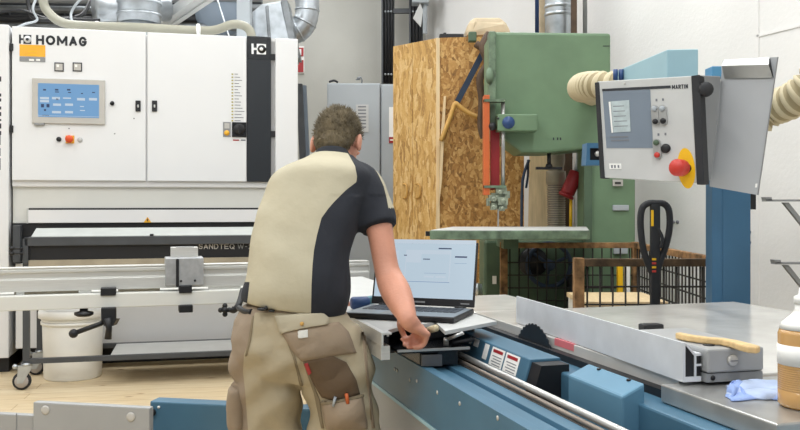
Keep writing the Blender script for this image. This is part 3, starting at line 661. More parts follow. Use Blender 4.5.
# straps and belts hanging on the cupboard side
hk = MB(); hk.tube(spline([P(441, 141, 6.86), P(450, 118, 6.86), P(455, 104, 6.86), P(459, 106, 6.86), P(467, 112, 6.86), P(478, 117, 6.84)], 6), .028, 8, 0, .7)
single('wooden_hook', hk, 'wood_hook', 'crooked wooden hook fixed on the cupboard side', 'hook')
s1 = MB(); s1.prism([P(455, 100, 6.85), P(460, 103, 6.85), P(485, 55, 6.85), P(482, 48, 6.85)], (0, .02, 0)); single('strap', s1, 'strap_navy', 'navy webbing strap hanging over the wooden hook', 'strap')
s2 = MB(); s2.tube(spline([P(476, 44, 6.8), P(484, 50, 6.78), P(488, 62, 6.78), P(480, 78, 6.78), P(482, 100, 6.78), P(481, 125, 6.78), P(484, 138, 6.78)], 8), .03, 8); s2.tube(spline([P(489, 34, 6.8), P(483, 46, 6.75), P(487, 60, 6.75), P(490, 72, 6.75)], 8), .032, 8)
single('leather_belt', s2, 'leather', 'brown leather belt hanging down beside the bandsaw head', 'belt')
s3 = MB(); s3.box(P(468, 0, 6.9).x, P(476, 0, 6.9).x, 6.83, 6.9, P(0, 43, 6.9).z, P(0, 33, 6.9).z); single('clip_block', s3, 'green_dark', 'green metal clip on the cupboard top edge', 'clip', bevel=.01)
# ---------------------------------------------------------------- behind the bandsaw
def vpipe(name, lab, cat, px, d, r_, m_, y1=40, rings=()):
    q = MB(); c = P(px, y1, d); q.cyl((c.x, d, c.z), (c.x, d, 5.15), r_, 22)
    for py in rings: z = P(0, py, d).z; q.lathe([(r_, 0), (r_ * 1.07, .012), (r_ * 1.07, .022), (r_, .034)], (c.x, d, z), (0, 0, 1), 22)
    return single(name, q, m_, lab, cat)
vpipe('spiral_duct', 'galvanised round duct rising above the bandsaw', 'duct', 558.5, 7.1, .112, 'galv', 250, (9, 17, 160, 150))
vpipe('blue_pipe', 'slim blue pipe on the wall above the bandsaw', 'pipe', 537, 7.5, .018, 'tool_blue')
vpipe('wall_conduit', 'grey wall conduit beside the galvanised duct', 'pipe', 585, 6.9, .018, 'mid_grey')
q = MB(); dbox(q, 572, -60, 577, 45, 6.9, .05); single('brown_batten', q, 'leather', 'narrow brown board standing beside the galvanised duct', 'board')
q = MB(); dbox(q, 540, -60, 546, 45, 7.3, .05); single('pale_batten', q, 'bag_beige', 'pale batten standing between blue pipe and duct', 'board')
for i, (lab, xt0, xt1, xb0, xb1, yt, mm) in enumerate((('wide pale plank leaning behind the bandsaw table', 530, 549, 525, 548, 151, 'wood_light'), ('narrow white plank leaning right beside the bandsaw column', 575, 585, 573, 584, 160, 'plastic_white'))):
    q = MB(); d = 6.75 + .06 * i; a = P(xt0, yt, d + .12); b = P(xt1, yt, d + .12); c = V((P(xb0, 0, d).x, d - .05, 0)); e = V((P(xb1, 0, d).x, d - .05, 0))
    q.prism([c, e, b, a], (0, .03, 0)); single('plank', q, mm, lab, 'plank')
hm = MB(); hose(hm, [(P(556, 0, 6.62).x, 6.62, P(0, 182, 6.62).z), (P(556.5, 0, 6.62).x, 6.62, .7), (P(556, 0, 6.62).x, 6.62, .12)], .068, .018, .005, 18)
hm.lathe([(.074, 0), (.078, .02), (.078, .08), (.074, .1)], (P(556, 0, 6.62).x, 6.62, P(0, 184, 6.62).z), (0, 0, 1), 20); hm.lathe([(.05, 0), (.06, .05), (.07, .12), (.07, .22)], (P(556, 0, 6.62).x, 6.62, P(0, 176, 6.62).z), (0, 0, 1), 20)
single('flexible_duct', hm, ['hose_tan', 'bronze'], 'grey ribbed flexible duct hanging behind the bandsaw', 'duct')
q = MB(); q.tube(spline([P(529, 160, 6.6), P(524, 174, 6.6), P(522, 190, 6.6), P(521.5, 232, 6.6)], 6), .028, 8, 0, .4); q.tube(spline([P(528, 160, 6.6), P(528, 175, 6.6), P(526, 188, 6.6)], 6), .022, 8, 0, .4); single('strap', q, 'strap_navy', 'dark blue strap hanging in front of the pale plank', 'strap')
q = MB(); A, B = P(577, 172, 6.5), P(567, 194, 6.5); q.cyl(A, B, .055, 16); q.cyl(B, P(565.5, 197, 6.5), .062, 16); single('power_plug', q, 'red_dark', 'big red power plug hanging beside the flexible duct', 'plug', bevel=.01)
q = MB(); q.tube(spline([P(577, 172, 6.52), P(580, 160, 6.55), P(580, 140, 6.6), P(584, 118, 6.7)], 6), .03, 10); q.cyl(P(571, 193, 6.55), P(570.5, 240, 6.55), .012, 8, 1); single('power_cable', q, ['cab_grey', 'yellow'], 'grey power cable running into the red plug', 'cable')
q = MB(); dbox(q, 565.5, 150, 572.5, 232, 6.85, .06); single('dark_post', q, 'leather', 'dark brown board standing behind the red plug', 'board')

# ---------------------------------------------------------------- bandsaw
BD = 6.05
bsw = thing('bandsaw', 'tall green cast-iron bandsaw with a round-cornered head', 'machine', V((1.2, 6.35, 0)))
hd = MB(); hd.prism([P(490.5, 31.5, BD), P(611, 33, BD), P(611, 147, BD), P(549, 152.5, BD), P(522, 152.5, BD), P(506, 141, BD), P(490.5, 134, BD)], (0, .48, 0))
part('wheel_cover', hd, 'green_cast', bsw, .02)
ed = MB(); ed.prism([P(489, 31, BD - .03), P(496, 31, BD - .03), P(496, 130, BD - .03), P(489, 126, BD - .03)], (0, .12, 0)); ed.ball(P(489.5, 76, BD - .03), (.03, .04, .06))
part('cover_edge', ed, 'green_worn', bsw, .008)
cb = MB(); cb.box(P(589, 0, BD + .05).x, P(635.5, 0, BD + .05).x, BD + .05, BD + .47, 0, P(0, 140, BD).z); part('column', cb, 'green_cast', bsw, .015)
cb = MB(); cb.box(P(584, 0, BD + .03).x, P(592, 0, BD + .03).x, BD + .02, BD + .06, .9, P(0, 148, BD).z); part('column_edge', cb, 'green_dark', bsw, .004)
lb = MB(); lb.box(P(484, 0, BD + .12).x, P(592, 0, BD + .12).x, BD + .12, BD + .5, 0, P(0, 241, BD).z); part('lower_wheel_cover', lb, 'green_dark', bsw, .02)
tb = MB(); T0, T1 = 5.2, 6.02
tz = 1.150
tb.slab([(P(430, 0, T0).x, T0 + .05), (P(470, 0, T0).x, T0), (P(588, 0, T0).x, T0 + .03), (P(592, 0, T0).x, T0 + .06), (P(587, 0, T1).x, T1), (P(452, 0, T1).x, T1)], tz - .055, tz, 0)
tbo = part('table', tb, 'green_worn', bsw, .004)
ts = MB(); ts.slab([(P(431, 0, T0).x, T0 + .055), (P(470, 0, T0).x, T0 + .008), (P(588, 0, T0).x, T0 + .035), (P(591, 0, T0).x, T0 + .065), (P(586, 0, T1).x, T1 - .01), (P(453, 0, T1).x, T1 - .01)], tz, tz + .003); part('table_top', ts, 'light_grey', tbo)
ts = MB(); ts.box(P(426, 0, T0).x, P(434, 0, T0).x, T0 + .06, T0 + .12, tz - .035, tz - .006); part('stop_block', ts, 'black', tbo)
ts = MB(); ts.box(.70, .80, T1 - .28, BD + .15, tz - .14, tz - .055); part('trunnion', ts, 'green_dark', bsw)
gb = MB(); gb.box(P(495, 0, BD).x, P(534, 0, BD).x, BD - .16, BD, P(0, 131, BD - .16).z, P(0, 114, BD - .16).z, 0); gbo = part('guide_bracket', gb, 'green_cast', bsw, .008)
c = P(508.5, 122.5, BD - .165); part('round_badge', MB().lathe([(.043, 0), (.043, .006)], c + V((0, .004, 0)), (0, -1, 0), 24), 'tool_blue', gbo, label='round blue badge')
c = P(492.5, 126.5, BD - .12); part('knob', MB().ball(c, .03), 'black', gbo)
part('screw', MB().lathe([(.008, 0), (.008, .004)], P(498, 118.5, BD - .162), (0, -1, 0), 10), 'black', gbo)
gpst = MB(); gpst.cyl(P(503, 100, BD - .1), P(503, 191, BD - .1), .014, 12); part('guide_post', gpst, 'steel', bsw)
gh = MB(); a, b = P(484, 102, BD - .12), P(505, 99.3, BD - .12); gh.box(a.x, b.x, BD - .14, BD - .06, a.z, b.z); gh.cyl(P(503, 102, BD - .1), P(503, 99, BD - .1), .02, 10); a, b = P(484, 188, BD - .12), P(506, 185.5, BD - .12); gh.box(a.x, b.x, BD - .14, BD - .06, a.z, b.z)
part('guide_arm', gh, 'green_worn', bsw)
bgd = MB(); bgd.box(P(484, 0, BD - .12).x, P(489.5, 0, BD - .12).x, BD - .13, BD - .02, P(0, 195, BD - .12).z, P(0, 95, BD - .12).z, 0); part('blade_guard', bgd, 'orange', bsw, .003)
bgd = MB(); bgd.box(P(490, 0, BD).x, P(499, 0, BD).x, BD - .04, BD + .0, P(0, 190, BD).z, P(0, 130, BD).z, 0); part('blade_shield', bgd, 'red_dark', bsw, .003)
ga = MB()
for (x0, y0, x1, y1, d_) in ((496, 188, 507, 194, .13), (489, 195, 499, 201, .14), (498, 197, 508, 205, .15), (491, 203, 497, 210, .13), (499, 206, 505, 211, .14), (505, 191, 510, 198, .12), (487, 198, 490, 206, .12)):
    a, b = P(x0, y1, BD - d_), P(x1, y0, BD - d_); ga.box(a.x, b.x, BD - d_, BD - .06, a.z, b.z)
for (px, py, r_) in ((500, 192, .016), (494, 199, .02), (503, 201, .02), (494, 207, .017), (502, 208, .014)):
    ga.lathe([(r_ * .6, 0), (r_, .004), (r_, .02), (r_ * .5, .024)], P(px, py, BD - .14), (0, -1, 0), 12)
a, b = P(491, 209, BD - .1), P(507, 193, BD - .1); ga.box(a.x, b.x, BD - .11, BD - .07, a.z, b.z)
part('guide_assembly', ga, 'guide_metal', bsw)
bl = MB(); bl.box(P(495.7, 0, BD).x, P(497, 0, BD).x, BD - .12, BD - .10, tz, P(0, 209, BD).z); part('blade', bl, 'steel', bsw)
kn = MB(); kn.cyl(P(549, 152, BD + .1), P(549, 165, BD + .1), .014, 10); kn.box(P(536, 0, BD + .1).x, P(562, 0, BD + .1).x, BD + .08, BD + .12, P(0, 169.5, BD + .1).z, P(0, 167, BD + .1).z); kn.lathe([(.03, 0), (.02, .03)], P(549, 168, BD + .1), (0, 0, 1), 12); part('tension_handle', kn, 'black', bsw)
hw = MB(); hc = P(549, 265, BD + .06)
tor = [hc + V((math.cos(2 * PI * i / 28) * .155, 0, math.sin(2 * PI * i / 28) * .155)) for i in range(29)]; hw.tube(tor, .016, 8, 0)
for k in range(3): hw.cyl(hc, hc + V((math.cos(2.1 * k + .4) * .15, 0, math.sin(2.1 * k + .4) * .15)), .012, 8)
hw.lathe([(.04, -.06), (.04, .03)], hc, (0, -1, 0), 14); part('handwheel', hw, 'strap_navy', bsw)
mt = MB(); mt.lathe([(.09, -.1), (.11, 0), (.10, .04)], P(533, 262, BD + .1), (0, -1, 0), 18); part('motor_end', mt, 'black', bsw)
lv = MB(); lv.box(P(570, 0, BD).x, P(577, 0, BD).x, BD - .0, BD + .14, .3, P(0, 275, BD).z); part('dark_panel', lv, 'black', bsw)
pl_ = MB(); 
for px in (553, 557, 560): dbox(pl_, px, 137.5, px + 1.2, 140, BD - .004, .01)
dbox(pl_, 603, 45.6, 610, 46.4, BD - .002, .004); part('scratch_mark', pl_, 'ink', bsw)
sw_ = MB(); dbox(sw_, 613, 205, 629, 210.5, BD + .03, .03, 0); dbox(sw_, 614, 247.5, 628, 254, BD + .02, .04, 0); dbox(sw_, 620, 246, 621, 255, BD + .015, .01, 1); part('switch_box', sw_, ['cab_grey', 'mid_grey'], bsw, .004)
q = MB(); q.cyl(P(469, 289, BD + .3), P(487, 289.5, BD + .3), .042, 20); q.lathe([(.046, 0), (.049, .01), (.046, .025)], P(476, 289.2, BD + .3), (1, 0, 0), 20); part('dust_port', q, 'galv', bsw)
nt_ = MB(); dbox(nt_, 613, 179.5, 623, 186, BD + .03, .025, 0); dbox(nt_, 615, 182, 621, 184, BD + .025, .01, 1); part('catch', nt_, ['bezel_grey', 'black'], bsw)
tgm = MB(); dbox(tgm, 492.5, 276, 496.5, 284, BD + .11, .012); part('tag', tgm, 'paper', bsw)
# ---------------------------------------------------------------- mesh crate behind the saw
CZ = 1.045
cr4 = [V((.862, 4.18, 0)), V((1.62, 4.18, 0)), V((1.66, 5.93, 0)), V((.70, 5.93, 0))]
crate = thing('mesh_crate', 'rusty wire mesh pallet crate standing behind the saw table', 'crate', V((1.2, 5.0, 0)))
for a, b, hi in ((0, 1, CZ), (1, 2, CZ), (2, 3, CZ), (3, 0, CZ)):
    A, B = cr4[a], cr4[b]
    if (a, b) == (3, 0): continue
    u_ = (B - A).normalized(); n_ = V((-u_.y, u_.x, 0)); L = (B - A).length
    q = MB()
    q.prism([A + n_ * .0 + V((0, 0, hi - .038)), A + n_ * .04 + V((0, 0, hi - .038)), A + n_ * .04 + V((0, 0, hi)), A + V((0, 0, hi))], B - A)
    part('top_rail', q, 'rust' if a != 0 else 'rust_dark', crate, .003)
    q = MB(); q.prism([A + V((0, 0, .12)), A + n_ * .04 + V((0, 0, .12)), A + n_ * .04 + V((0, 0, .2)), A + V((0, 0, .2))], B - A); part('bottom_rail', q, 'rust_dark', crate)
    w_ = MB(); k = int(L / .062)
    for i in range(1, k): p = A + u_ * (L * i / k) + n_ * .02; w_.cyl(p + V((0, 0, .2)), p + V((0, 0, hi - .04)), .005, 6)
    for i in range(1, 9): z = .2 + (hi - .25) * i / 9; w_.cyl(A + n_ * .02 + V((0, 0, z)), B + n_ * .02 + V((0, 0, z)), .005, 6)
    part('wire_mesh', w_, 'wire', crate)
for i, p in enumerate(cr4):
    q = MB(); sx = 1 if i in (0, 3) else -1; sy = 1 if i in (0, 1) else -1
    x0, x1 = sorted((p.x, p.x + sx * .045)); y0, y1 = sorted((p.y, p.y + sy * .045)); q.box(x0 - .004, x1, y0 - .005, y1 + .003, .0, CZ + .004)
    part('post', q, 'rust', crate, .004)
q = MB(); q.slab([(cr4[0].x + .03, 4.21), (cr4[1].x - .03, 4.21), (cr4[2].x - .03, 5.9), (cr4[3].x + .03, 5.9)], .13, .17); part('bottom', q, 'rust_dark', crate)
for i, (lab, x0, x1, y0, y1, z0, z1, mm) in enumerate((('pale board lying across the offcuts in the mesh crate', 1.0, 1.45, 4.6, 5.1, .76, .785, 'wood_light'), ('white stack of boards standing in the mesh crate', 1.02, 1.43, 4.65, 5.15, .172, .757, 'plastic_white'), ('dark leftover box in the mesh crate under the bandsaw side', .78, 1.4, 5.3, 5.8, .172, .6, 'green_dark'))):
    q = MB(); q.box(x0, x1, y0, y1, z0, z1); single('offcut_board', q, mm, lab, 'offcut')
for i, px in enumerate((615, 622)):
    q = MB(); x = P(px, 0, 5.5).x; q.box(x, x + .03, 5.42, 5.46, .6, .92); single('yellow_strip' if i == 0 else 'white_strip', q, ('yellow', 'plastic_white')[i], ('yellow strip standing upright in the mesh crate', 'white strip standing beside the yellow one in the mesh crate')[i], 'strip')
# ---------------------------------------------------------------- pallet truck
PD = 3.98; px0 = P(655, 0, PD).x
pt = thing('pallet_truck', 'black pallet truck handle standing between mesh crate and saw', 'pallet truck', V((px0, PD, 0)))
stm = MB(); stm.box(px0 - .022, px0 + .022, PD - .015, PD + .015, .42, P(0, 204, PD).z); part('drawbar', stm, 'rubber', pt, .006)
lp = MB(); zz = lambda py: P(0, py, PD).z; xx = lambda px: P(px, 0, PD).x
loop = [(xx(655), PD, zz(278)), (xx(650), PD, zz(268)), (xx(643.5), PD, zz(250)), (xx(640.5), PD, zz(225)), (xx(642), PD, zz(209)), (xx(648), PD, zz(203.5)), (xx(656), PD, zz(203)), (xx(664), PD, zz(204)), (xx(669), PD, zz(211)), (xx(669.5), PD, zz(228)), (xx(666), PD, zz(245)), (xx(660), PD, zz(262)), (xx(655.5), PD, zz(276))]
part('handle_loop', MB().tube(spline(loop, 6), .0155, 10), 'rubber', pt)
lvr = MB(); lvr.tube(spline([(xx(657), PD - .01, zz(228)), (xx(661), PD - .02, zz(238)), (xx(659), PD - .02, zz(248))], 5), .008, 8); part('release_lever', lvr, 'rubber', pt)
stk = MB(); stk.box(xx(650), xx(652.5), PD - .019, PD - .015, zz(226), zz(210), 0)
for i in range(4): stk.box(xx(651), xx(655), PD - .019, PD - .015, zz(258 + 4 * i + 2), zz(258 + 4 * i), 0 if i % 2 == 0 else 1)
part('yellow_sticker', stk, ['yellow', 'red'], pt)
bdm = MB(); bdm.lathe([(.06, .12), (.06, .36), (.045, .40), (.045, .44)], (px0, PD, 0), n=18); bdm.box(px0 - .14, px0 + .14, PD + .03, PD + .1, .06, .3); part('pump', bdm, 'orange', pt)
for s_ in (-1, 1):
    q = MB(); q.box(px0 + s_ * .19 - .07, px0 + s_ * .19 + .07, PD + .05, PD + 1.1, .045, .1); part('fork', q, 'orange', pt, .006)
    q = MB(); q.lathe([(.09, 0), (.09, .045)], (px0 + s_ * .05 - .022, PD, .09), (1, 0, 0), 22); part('wheel', q, 'rubber', pt)
# ---------------------------------------------------------------- wall brackets at the edge of the view
for i, (lab, y, xa, dg) in enumerate((('upper grey shelf bracket on the white wall above the bottle', 200.5, 764, 0), ('lower grey shelf bracket on the white wall beside the bottle', 263, 773, 1))):
    d = 4.9; c = thing('wall_bracket', lab, 'bracket', V((wl(d) - .06, d, P(0, y, d).z)))
    A = P(xa, y, d); B = V((wl(d), d, A.z)); q = MB(); q.prism([A + V((0, -.03, -.006)), A + V((0, .03, -.006)), A + V((0, .03, .006)), A + V((0, -.03, .006))], B - A); q.prism([A + V((0, -.03, 0)), A + V((0, .03, 0)), A + V((.035, .03, 0)), A + V((.035, -.03, 0))], (-.004, 0, .02)); part('arm', q, 'mid_grey', c)
    q = MB(); S = P(xa + 21, y + 2, d) if i == 0 else P(xa + 12, y + 2, d); T = V((wl(d), d, S.z - 1.25 * (wl(d) - S.x))); q.prism([S + V((-.015, -.015, 0)), S + V((.015, -.015, 0)), S + V((.015, .015, 0)), S + V((-.015, .015, 0))], T - S); part('brace', q, 'mid_grey', c)
    q = MB(WR); xw = (WR.I @ V((wl(d), d, 0))).x; q.box(xw - .03, xw + .03, 0, .008, A.z - 1.2, A.z + .15); part('mount_plate', q, 'mid_grey', c)
q = MB(WR)
for px, py in ((750, 232), (750, 242.5), (674, 222), (678, 222)):
    x, z = wall_xz(px, py); q.lathe([(.012, 0), (.012, .012)], (x, 0, z), (0, 1, 0), 8)
    single('wall_anchor', q, 'ink_grey', {(750, 232): 'upper small dark anchor in the wall beside the blue post', (750, 242.5): 'lower small dark anchor in the wall beside the blue post', (674, 222): 'small dark anchor in the white wall beside the pallet truck handle', (678, 222): 'small dark anchor in the white wall nearer the blue post'}[(px, py)], 'anchor'); q = MB(WR)
# ---------------------------------------------------------------- panel saw (local x across, y along the blade away from the camera)
Q = F((0, 0, 0), 17)
def on(px, py, z): return Q.on_z(px, py, z)
TT = .90
saw = thing('panel_saw', 'blue sliding-table panel saw with a grey cast-iron top', 'saw', Q.M @ V((1.6, 2.4, 0)), 17)
mt_ = MB(Q); mt_.slab([(1.23, 1.745), (2.42, 1.745), (2.42, 3.05), (1.23, 3.05)], TT - .045, TT)
part('main_table', mt_, 'cast_iron', saw, .003)
of = MB(Q); of.slab([(1.12, 3.055), (1.62, 3.055), (1.61, 3.60), (1.12, 3.60)], TT - .04, TT - .001); part('outfeed_table', of, 'cast_iron', saw, .003)
ex = MB(Q); ex.slab([(1.172, 1.353), (2.3, 1.353), (2.3, 1.735), (1.172, 1.735)], TT - .048, TT - .006); exo = part('extension_table', ex, 'steel', saw, .004)
sp = MB(Q); sp.box(1.30, 2.42, 1.737, 1.743, TT - .05, TT - .012); part('gap_strip', sp, 'rust', saw)
bk = MB(Q); bk.box(1.19, 1.228, 1.60, 1.80, TT - .10, TT - .055, 0); bk.lathe([(.012, 0), (.012, .01)], (1.19, 1.70, TT - .075), (-1, 0, 0), 10, 1); part('table_bracket', bk, ['black', 'steel'], saw)
ba = MB(Q); ba.box(1.12, 2.35, 1.35, 3.0, .08, TT - .05, 0); ba.box(1.16, 2.3, 1.40, 2.95, .0, .08, 1); part('base', ba, ['blue', 'black'], saw, .006)
sh_ = MB(Q); sh_.slab([(1.04, .9), (2.2, .9), (2.2, 1.345), (1.04, 1.345)], .70, .745); sh_.box(1.06, 2.2, .92, 1.345, .1, .70); part('front_cover', sh_, 'blue_light', saw, .006)
# sliding rail
Z0 = .82; S0, S1 = .55, 4.6
rl = MB(Q); rl.xsec([(.82, .664), (.82, Z0), (.852, Z0), (.858, Z0 - .012), (.905, Z0 - .012), (.908, Z0 - .022), (.914, Z0 - .022), (.917, Z0 - .006), (.956, Z0 - .006), (.956, .664)], S0, S1); part('rail_beam', rl, 'blue', saw, .0015)
rl = MB(Q); rl.xsec([(.956, .70), (.956, Z0 - .004), (.99, Z0 - .004), (.99, .70)], S0, S1); part('rail_reflection', rl, 'bronze', saw)  # brownish reflection beside the rod, painted as a bronze strip
rl = MB(Q); rl.xsec([(.99, .68), (.99, .745), (1.12, .745), (1.12, .68)], S0, S1); part('rail_channel', rl, 'black', saw)
for tx, z, r_, mm in ((.963, Z0 + .002, .006, 'bronze'), (.985, Z0 + .012, .009, 'steel')):
    q = MB(Q); q.cyl((tx, S0, z), (tx, S1, z), r_, 12); part('guide_rod', q, mm, saw)
rl = MB(Q); rl.xsec([(.818, .652), (.818, .664), (.99, .664), (.99, .652)], S0, S1); part('trim_strip', rl, 'blue_pale', saw)
rb_ = MB(Q); rb_.box(.832, 1.12, S0 + .05, S1 - .2, .06, .652, 0); rb_.box(.87, 1.1, S0 + .1, S1 - .3, 0, .06, 1); part('rail_base', rb_, ['panel_grey', 'black'], saw, .004)
hl = MB(Q)
for px, py in ((397.5, 370.5), (410, 380), (417, 381), (437.5, 392.5), (460, 403.5), (498, 418), (395, 369)):
    y, z = Q.on_x(px, py, .82); hl.lathe([(.006, 0), (.006, .002)], (.82, y, z), (-1, 0, 0), 10)
part('bolt_hole', hl, 'bezel_grey', saw)
# blade cover with labels, and the blue box in front of it
cv = MB(Q); prof = [(1.035, TT - .19), (1.035, TT - .088), (1.055, TT - .022), (1.15, TT - .022), (1.15, TT - .19)]
cv.xsec(prof, 2.19, 2.78); cvo = part('blade_cover', cv, 'blue', saw, .003)
ce = MB(Q); ce.xsec([(1.045, TT - .18), (1.040, TT - .092), (1.060, TT - .03), (1.145, TT - .03), (1.145, TT - .18)], 2.13, 2.19); ce.box(1.03, 1.2, 2.02, 2.15, .746, .752, 0); part('cover_end', ce, 'black', cvo)
# labels on the slanted face
nrm = V((-.066, 0, .02)).normalized()
lb_ = MB(Q)
def lab(a0, a1, t0, t1, m, lift):
    pts = [V((1.035 + .02 * t_, a, TT - .088 + .066 * t_)) + nrm * lift for a, t_ in ((a0, t0), (a1, t0), (a1, t1), (a0, t1))]
    lb_.prism(pts, nrm * -.0006 + V((0, 0, 0)), m)
for a0, a1 in ((2.25, 2.345), (2.355, 2.45)):
    lb_ = MB(Q)
    lab(a0, a1, .10, .92, 0, .0012); lab(a0 + .012, a1 - .012, .70, .84, 1, .0018)
    for k in range(4): lab(a0 + .012, a1 - .015 - .008 * (k % 2), .52 - .12 * k, .56 - .12 * k, 2, .0018)
    part('warning_label', lb_, ['paper', 'red_dark', 'ink_grey', 'ink_gold'], cvo)
for a0, a1, t0, t1 in ((2.475, 2.51, .22, .92), (2.56, 2.60, .6, .95), (2.62, 2.64, .6, .95)):
    lb_ = MB(Q); lab(a0, a1, t0, t1, 0, .0012); part('sticker', lb_, 'paper', cvo)
vt = MB(Q); vt.box(1.0335, 1.0352, 2.50, 2.778, TT - .188, TT - .09); part('vent_panel', vt, 'black', cvo); vt = MB(Q)
for a in range(6):
    for b in range(2): vt.box(1.0325, 1.0345, 2.54 + a * .035, 2.565 + a * .035, TT - .125 - .025 * b, TT - .117 - .025 * b)
part('vent_slot', vt, 'dark_grey', cvo)
gu = MB(Q); gu.xsec([(1.20, .74), (1.20, TT - .03), (1.228, TT - .03), (1.228, .74)], 1.75, 3.0); part('blade_slot', gu, 'black', saw)
mbx = MB(Q); mbx.xsec([(1.075, .745), (1.075, TT - .032), (1.137, TT - .004), (1.137, .745)], 1.745, 2.008); mbo = part('motor_box', mbx, 'blue_light', saw, .006)
for a in (1.80, 1.94): ms2 = MB(Q); ms2.lathe([(.006, 0), (.006, .004)], (1.128, a, TT - .009), (0, 0, 1), 10); part('screw', ms2, 'black', mbo)
bld = MB(Q); bld.prism([(1.2115, 2.49 + (.150 if k % 3 else .144) * math.cos(2 * PI * k / 120), TT - .118 + (.150 if k % 3 else .144) * math.sin(2 * PI * k / 120)) for k in range(120)], (.003, 0, 0)); bld.lathe([(.04, 0), (.04, .006)], (1.2115, 2.49, TT - .118), (-1, 0, 0), 24); part('saw_blade', bld, 'blade_dark', saw)
rk = MB(Q); rk.xsec([(1.2285, TT - .02), (1.2285, TT + .0012), (1.239, TT + .0012), (1.239, TT - .02)], 2.26, 2.38); part('table_insert', rk, 'pink', saw, label='pinkish red table insert')

# ---------------------------------------------------------------- rip fence
FA = P(690, 383, 1.985); FA.z = TT
far = P(521, 322, 2.98); fdir = V((far.x - FA.x, far.y - FA.y, 0)); FL = fdir.length
fang = math.degrees(math.atan2(fdir.y, fdir.x)) - 90
FR = F((FA.x, FA.y, 0), fang)
fence = thing('rip_fence', 'tall aluminium rip fence lying along the grey saw table', 'fence', (FA.x, FA.y, TT + .001), fang)
HB = .092
pr = MB(FR); z = TT + .002
pr.xsec([(-.018, z), (-.018, z + HB), (-.012, z + HB), (-.012, z + .012), (.030, z + .012), (.030, z)], 0, FL)
pr.xsec([(-.012, z + HB - .005), (-.012, z + HB), (.014, z + .066), (.030, z + .066), (.030, z + .060), (.012, z + .060)], 0, FL)
pr.xsec([(.012, z + .012), (.012, z + .060), (.017, z + .060), (.017, z + .012)], 0, FL); pr.xsec([(.017, z + .036), (.017, z + .041), (.030, z + .041), (.030, z + .036)], 0, FL)
part('profile', pr, 'alu_fence', fence)
ib = MB(FR); ib.xsec([(-.012, z + .012), (-.012, z + .086), (.012, z + .066), (.012, z + .012)], .003, FL - .01); ib.xsec([(.0165, z + .012), (.0165, z + .060), (.0298, z + .060), (.0298, z + .012)], .003, FL - .01); part('slot', ib, 'black', fence)
hdx = MB(FR); hdx.box(.034, .185, -.02, .30, z + .022, z + .078); hdo = part('fence_head', hdx, 'panel_grey', fence, .005)
hb2 = MB(FR); hb2.box(.034, .185, -.015, .28, z, z + .02, 0); hb2.lathe([(.006, 0), (.006, .002)], (.05, -.015, z + .01), (0, -1, 0), 10, 1); part('fence_shoe', hb2, ['mid_grey', 'black'], fence)
sc_ = MB(FR); sc_.lathe([(.013, 0), (.013, .005), (.010, .008)], (.098, -.02, z + .050), (0, -1, 0), 20, 0); sc_.box(.088, .108, -.0292, -.027, z + .049, z + .051, 1); part('screw', sc_, ['bezel_grey', 'ink_grey'], hdo)
for x, y in ((.07, .03), (.075, .11)):
    q = MB(FR); q.lathe([(.014, 0), (.014, .002), (.009, .003)], (x, y, z + .078), (0, 0, 1), 16); part('cap_screw', q, 'black', hdo)
wd = P(651, 326, 2.62)
ck = MB(FR); L_ = FR.I @ wd; ck.box(L_.x - .034, L_.x + .034, L_.y - .02, L_.y + .02, z + .024, z + .046, 0); ck.cyl((L_.x, L_.y, z), (L_.x, L_.y, z + .026), .015, 12)
part('clamp_knob', ck, 'black', fence, .005)
# wooden push stick on the fence head
zs = z + .0795
PS = [(678, 335.5, .010), (690, 338, .010), (708, 340.5, .010), (722, 341.5, .0105), (733, 343.5, .013), (745, 347, .017), (754, 349.5, .0165)]
cen = [hitp(px, py, (0, 0, zs + .008), V((0, 0, 1))) for px, py, r_ in PS]
stk_ = MB(); k = len(cen); left, right = [], []
for i, p in enumerate(cen):
    t = (cen[min(i + 1, k - 1)] - cen[max(i - 1, 0)]).normalized(); nn = V((-t.y, t.x, 0)); left.append(p + nn * PS[i][2]); right.append(p - nn * PS[i][2])
poly = right + [cen[-1] + (cen[-1] - cen[-2]).normalized() * .012] + left[::-1]
stk_.prism([(p.x, p.y, zs) for p in poly], (0, 0, .016)); single('push_stick', stk_, 'wood_stick', 'curved wooden push stick lying on the grey end of the rip fence', 'push stick', bevel=.004)

# ---------------------------------------------------------------- sliding table with its aluminium edge
ZT2 = .932
slt = thing('sliding_table', 'aluminium sliding table of the saw carrying the laptop', 'table', Q.M @ V((.8, 3.3, 0)), 17)
p1, p2, p3 = on(381.5, 333, ZT2), on(445, 331, ZT2), on(497, 321, ZT2)
x0 = p1[0]; xin = x0 + .032
ca, cb_ = on(400, 326, ZT2), on(425, 326, ZT2)
top = MB(Q); top.slab([on(384, 331.5, ZT2), on(397, 327.5, ZT2), on(404, 326, ZT2), on(436, 322.5, ZT2), p2, p3, (p3[0] + .0, 4.35), (xin, 4.35)], ZT2 - .012, ZT2); part('top_plate', top, 'light_grey', slt, .001)
edp = MB(Q); sy = p1[1]
edp.xsec([(x0, ZT2 - .040), (x0, ZT2), (xin, ZT2), (xin, ZT2 - .006), (x0 + .006, ZT2 - .006), (x0 + .006, ZT2 - .040)], sy, 4.35)
edp.xsec([(x0 + .004, ZT2 - .085), (x0 + .004, ZT2 - .043), (xin, ZT2 - .043), (xin, ZT2 - .085)], sy + .02, 4.35)
edp.xsec([(xin, ZT2 - .02), (xin, ZT2), (xin + .006, ZT2), (xin + .006, ZT2 - .02)], sy + .05, 4.35)
part('edge_profile', edp, 'alu', slt)
cor = MB(Q); cor.xsec([(xin - .012, Z0 + .026), (xin - .012, ZT2 - .013), (1.10, ZT2 - .013), (1.10, Z0 + .026)], 2.72, 4.3); part('core', cor, 'black', slt)
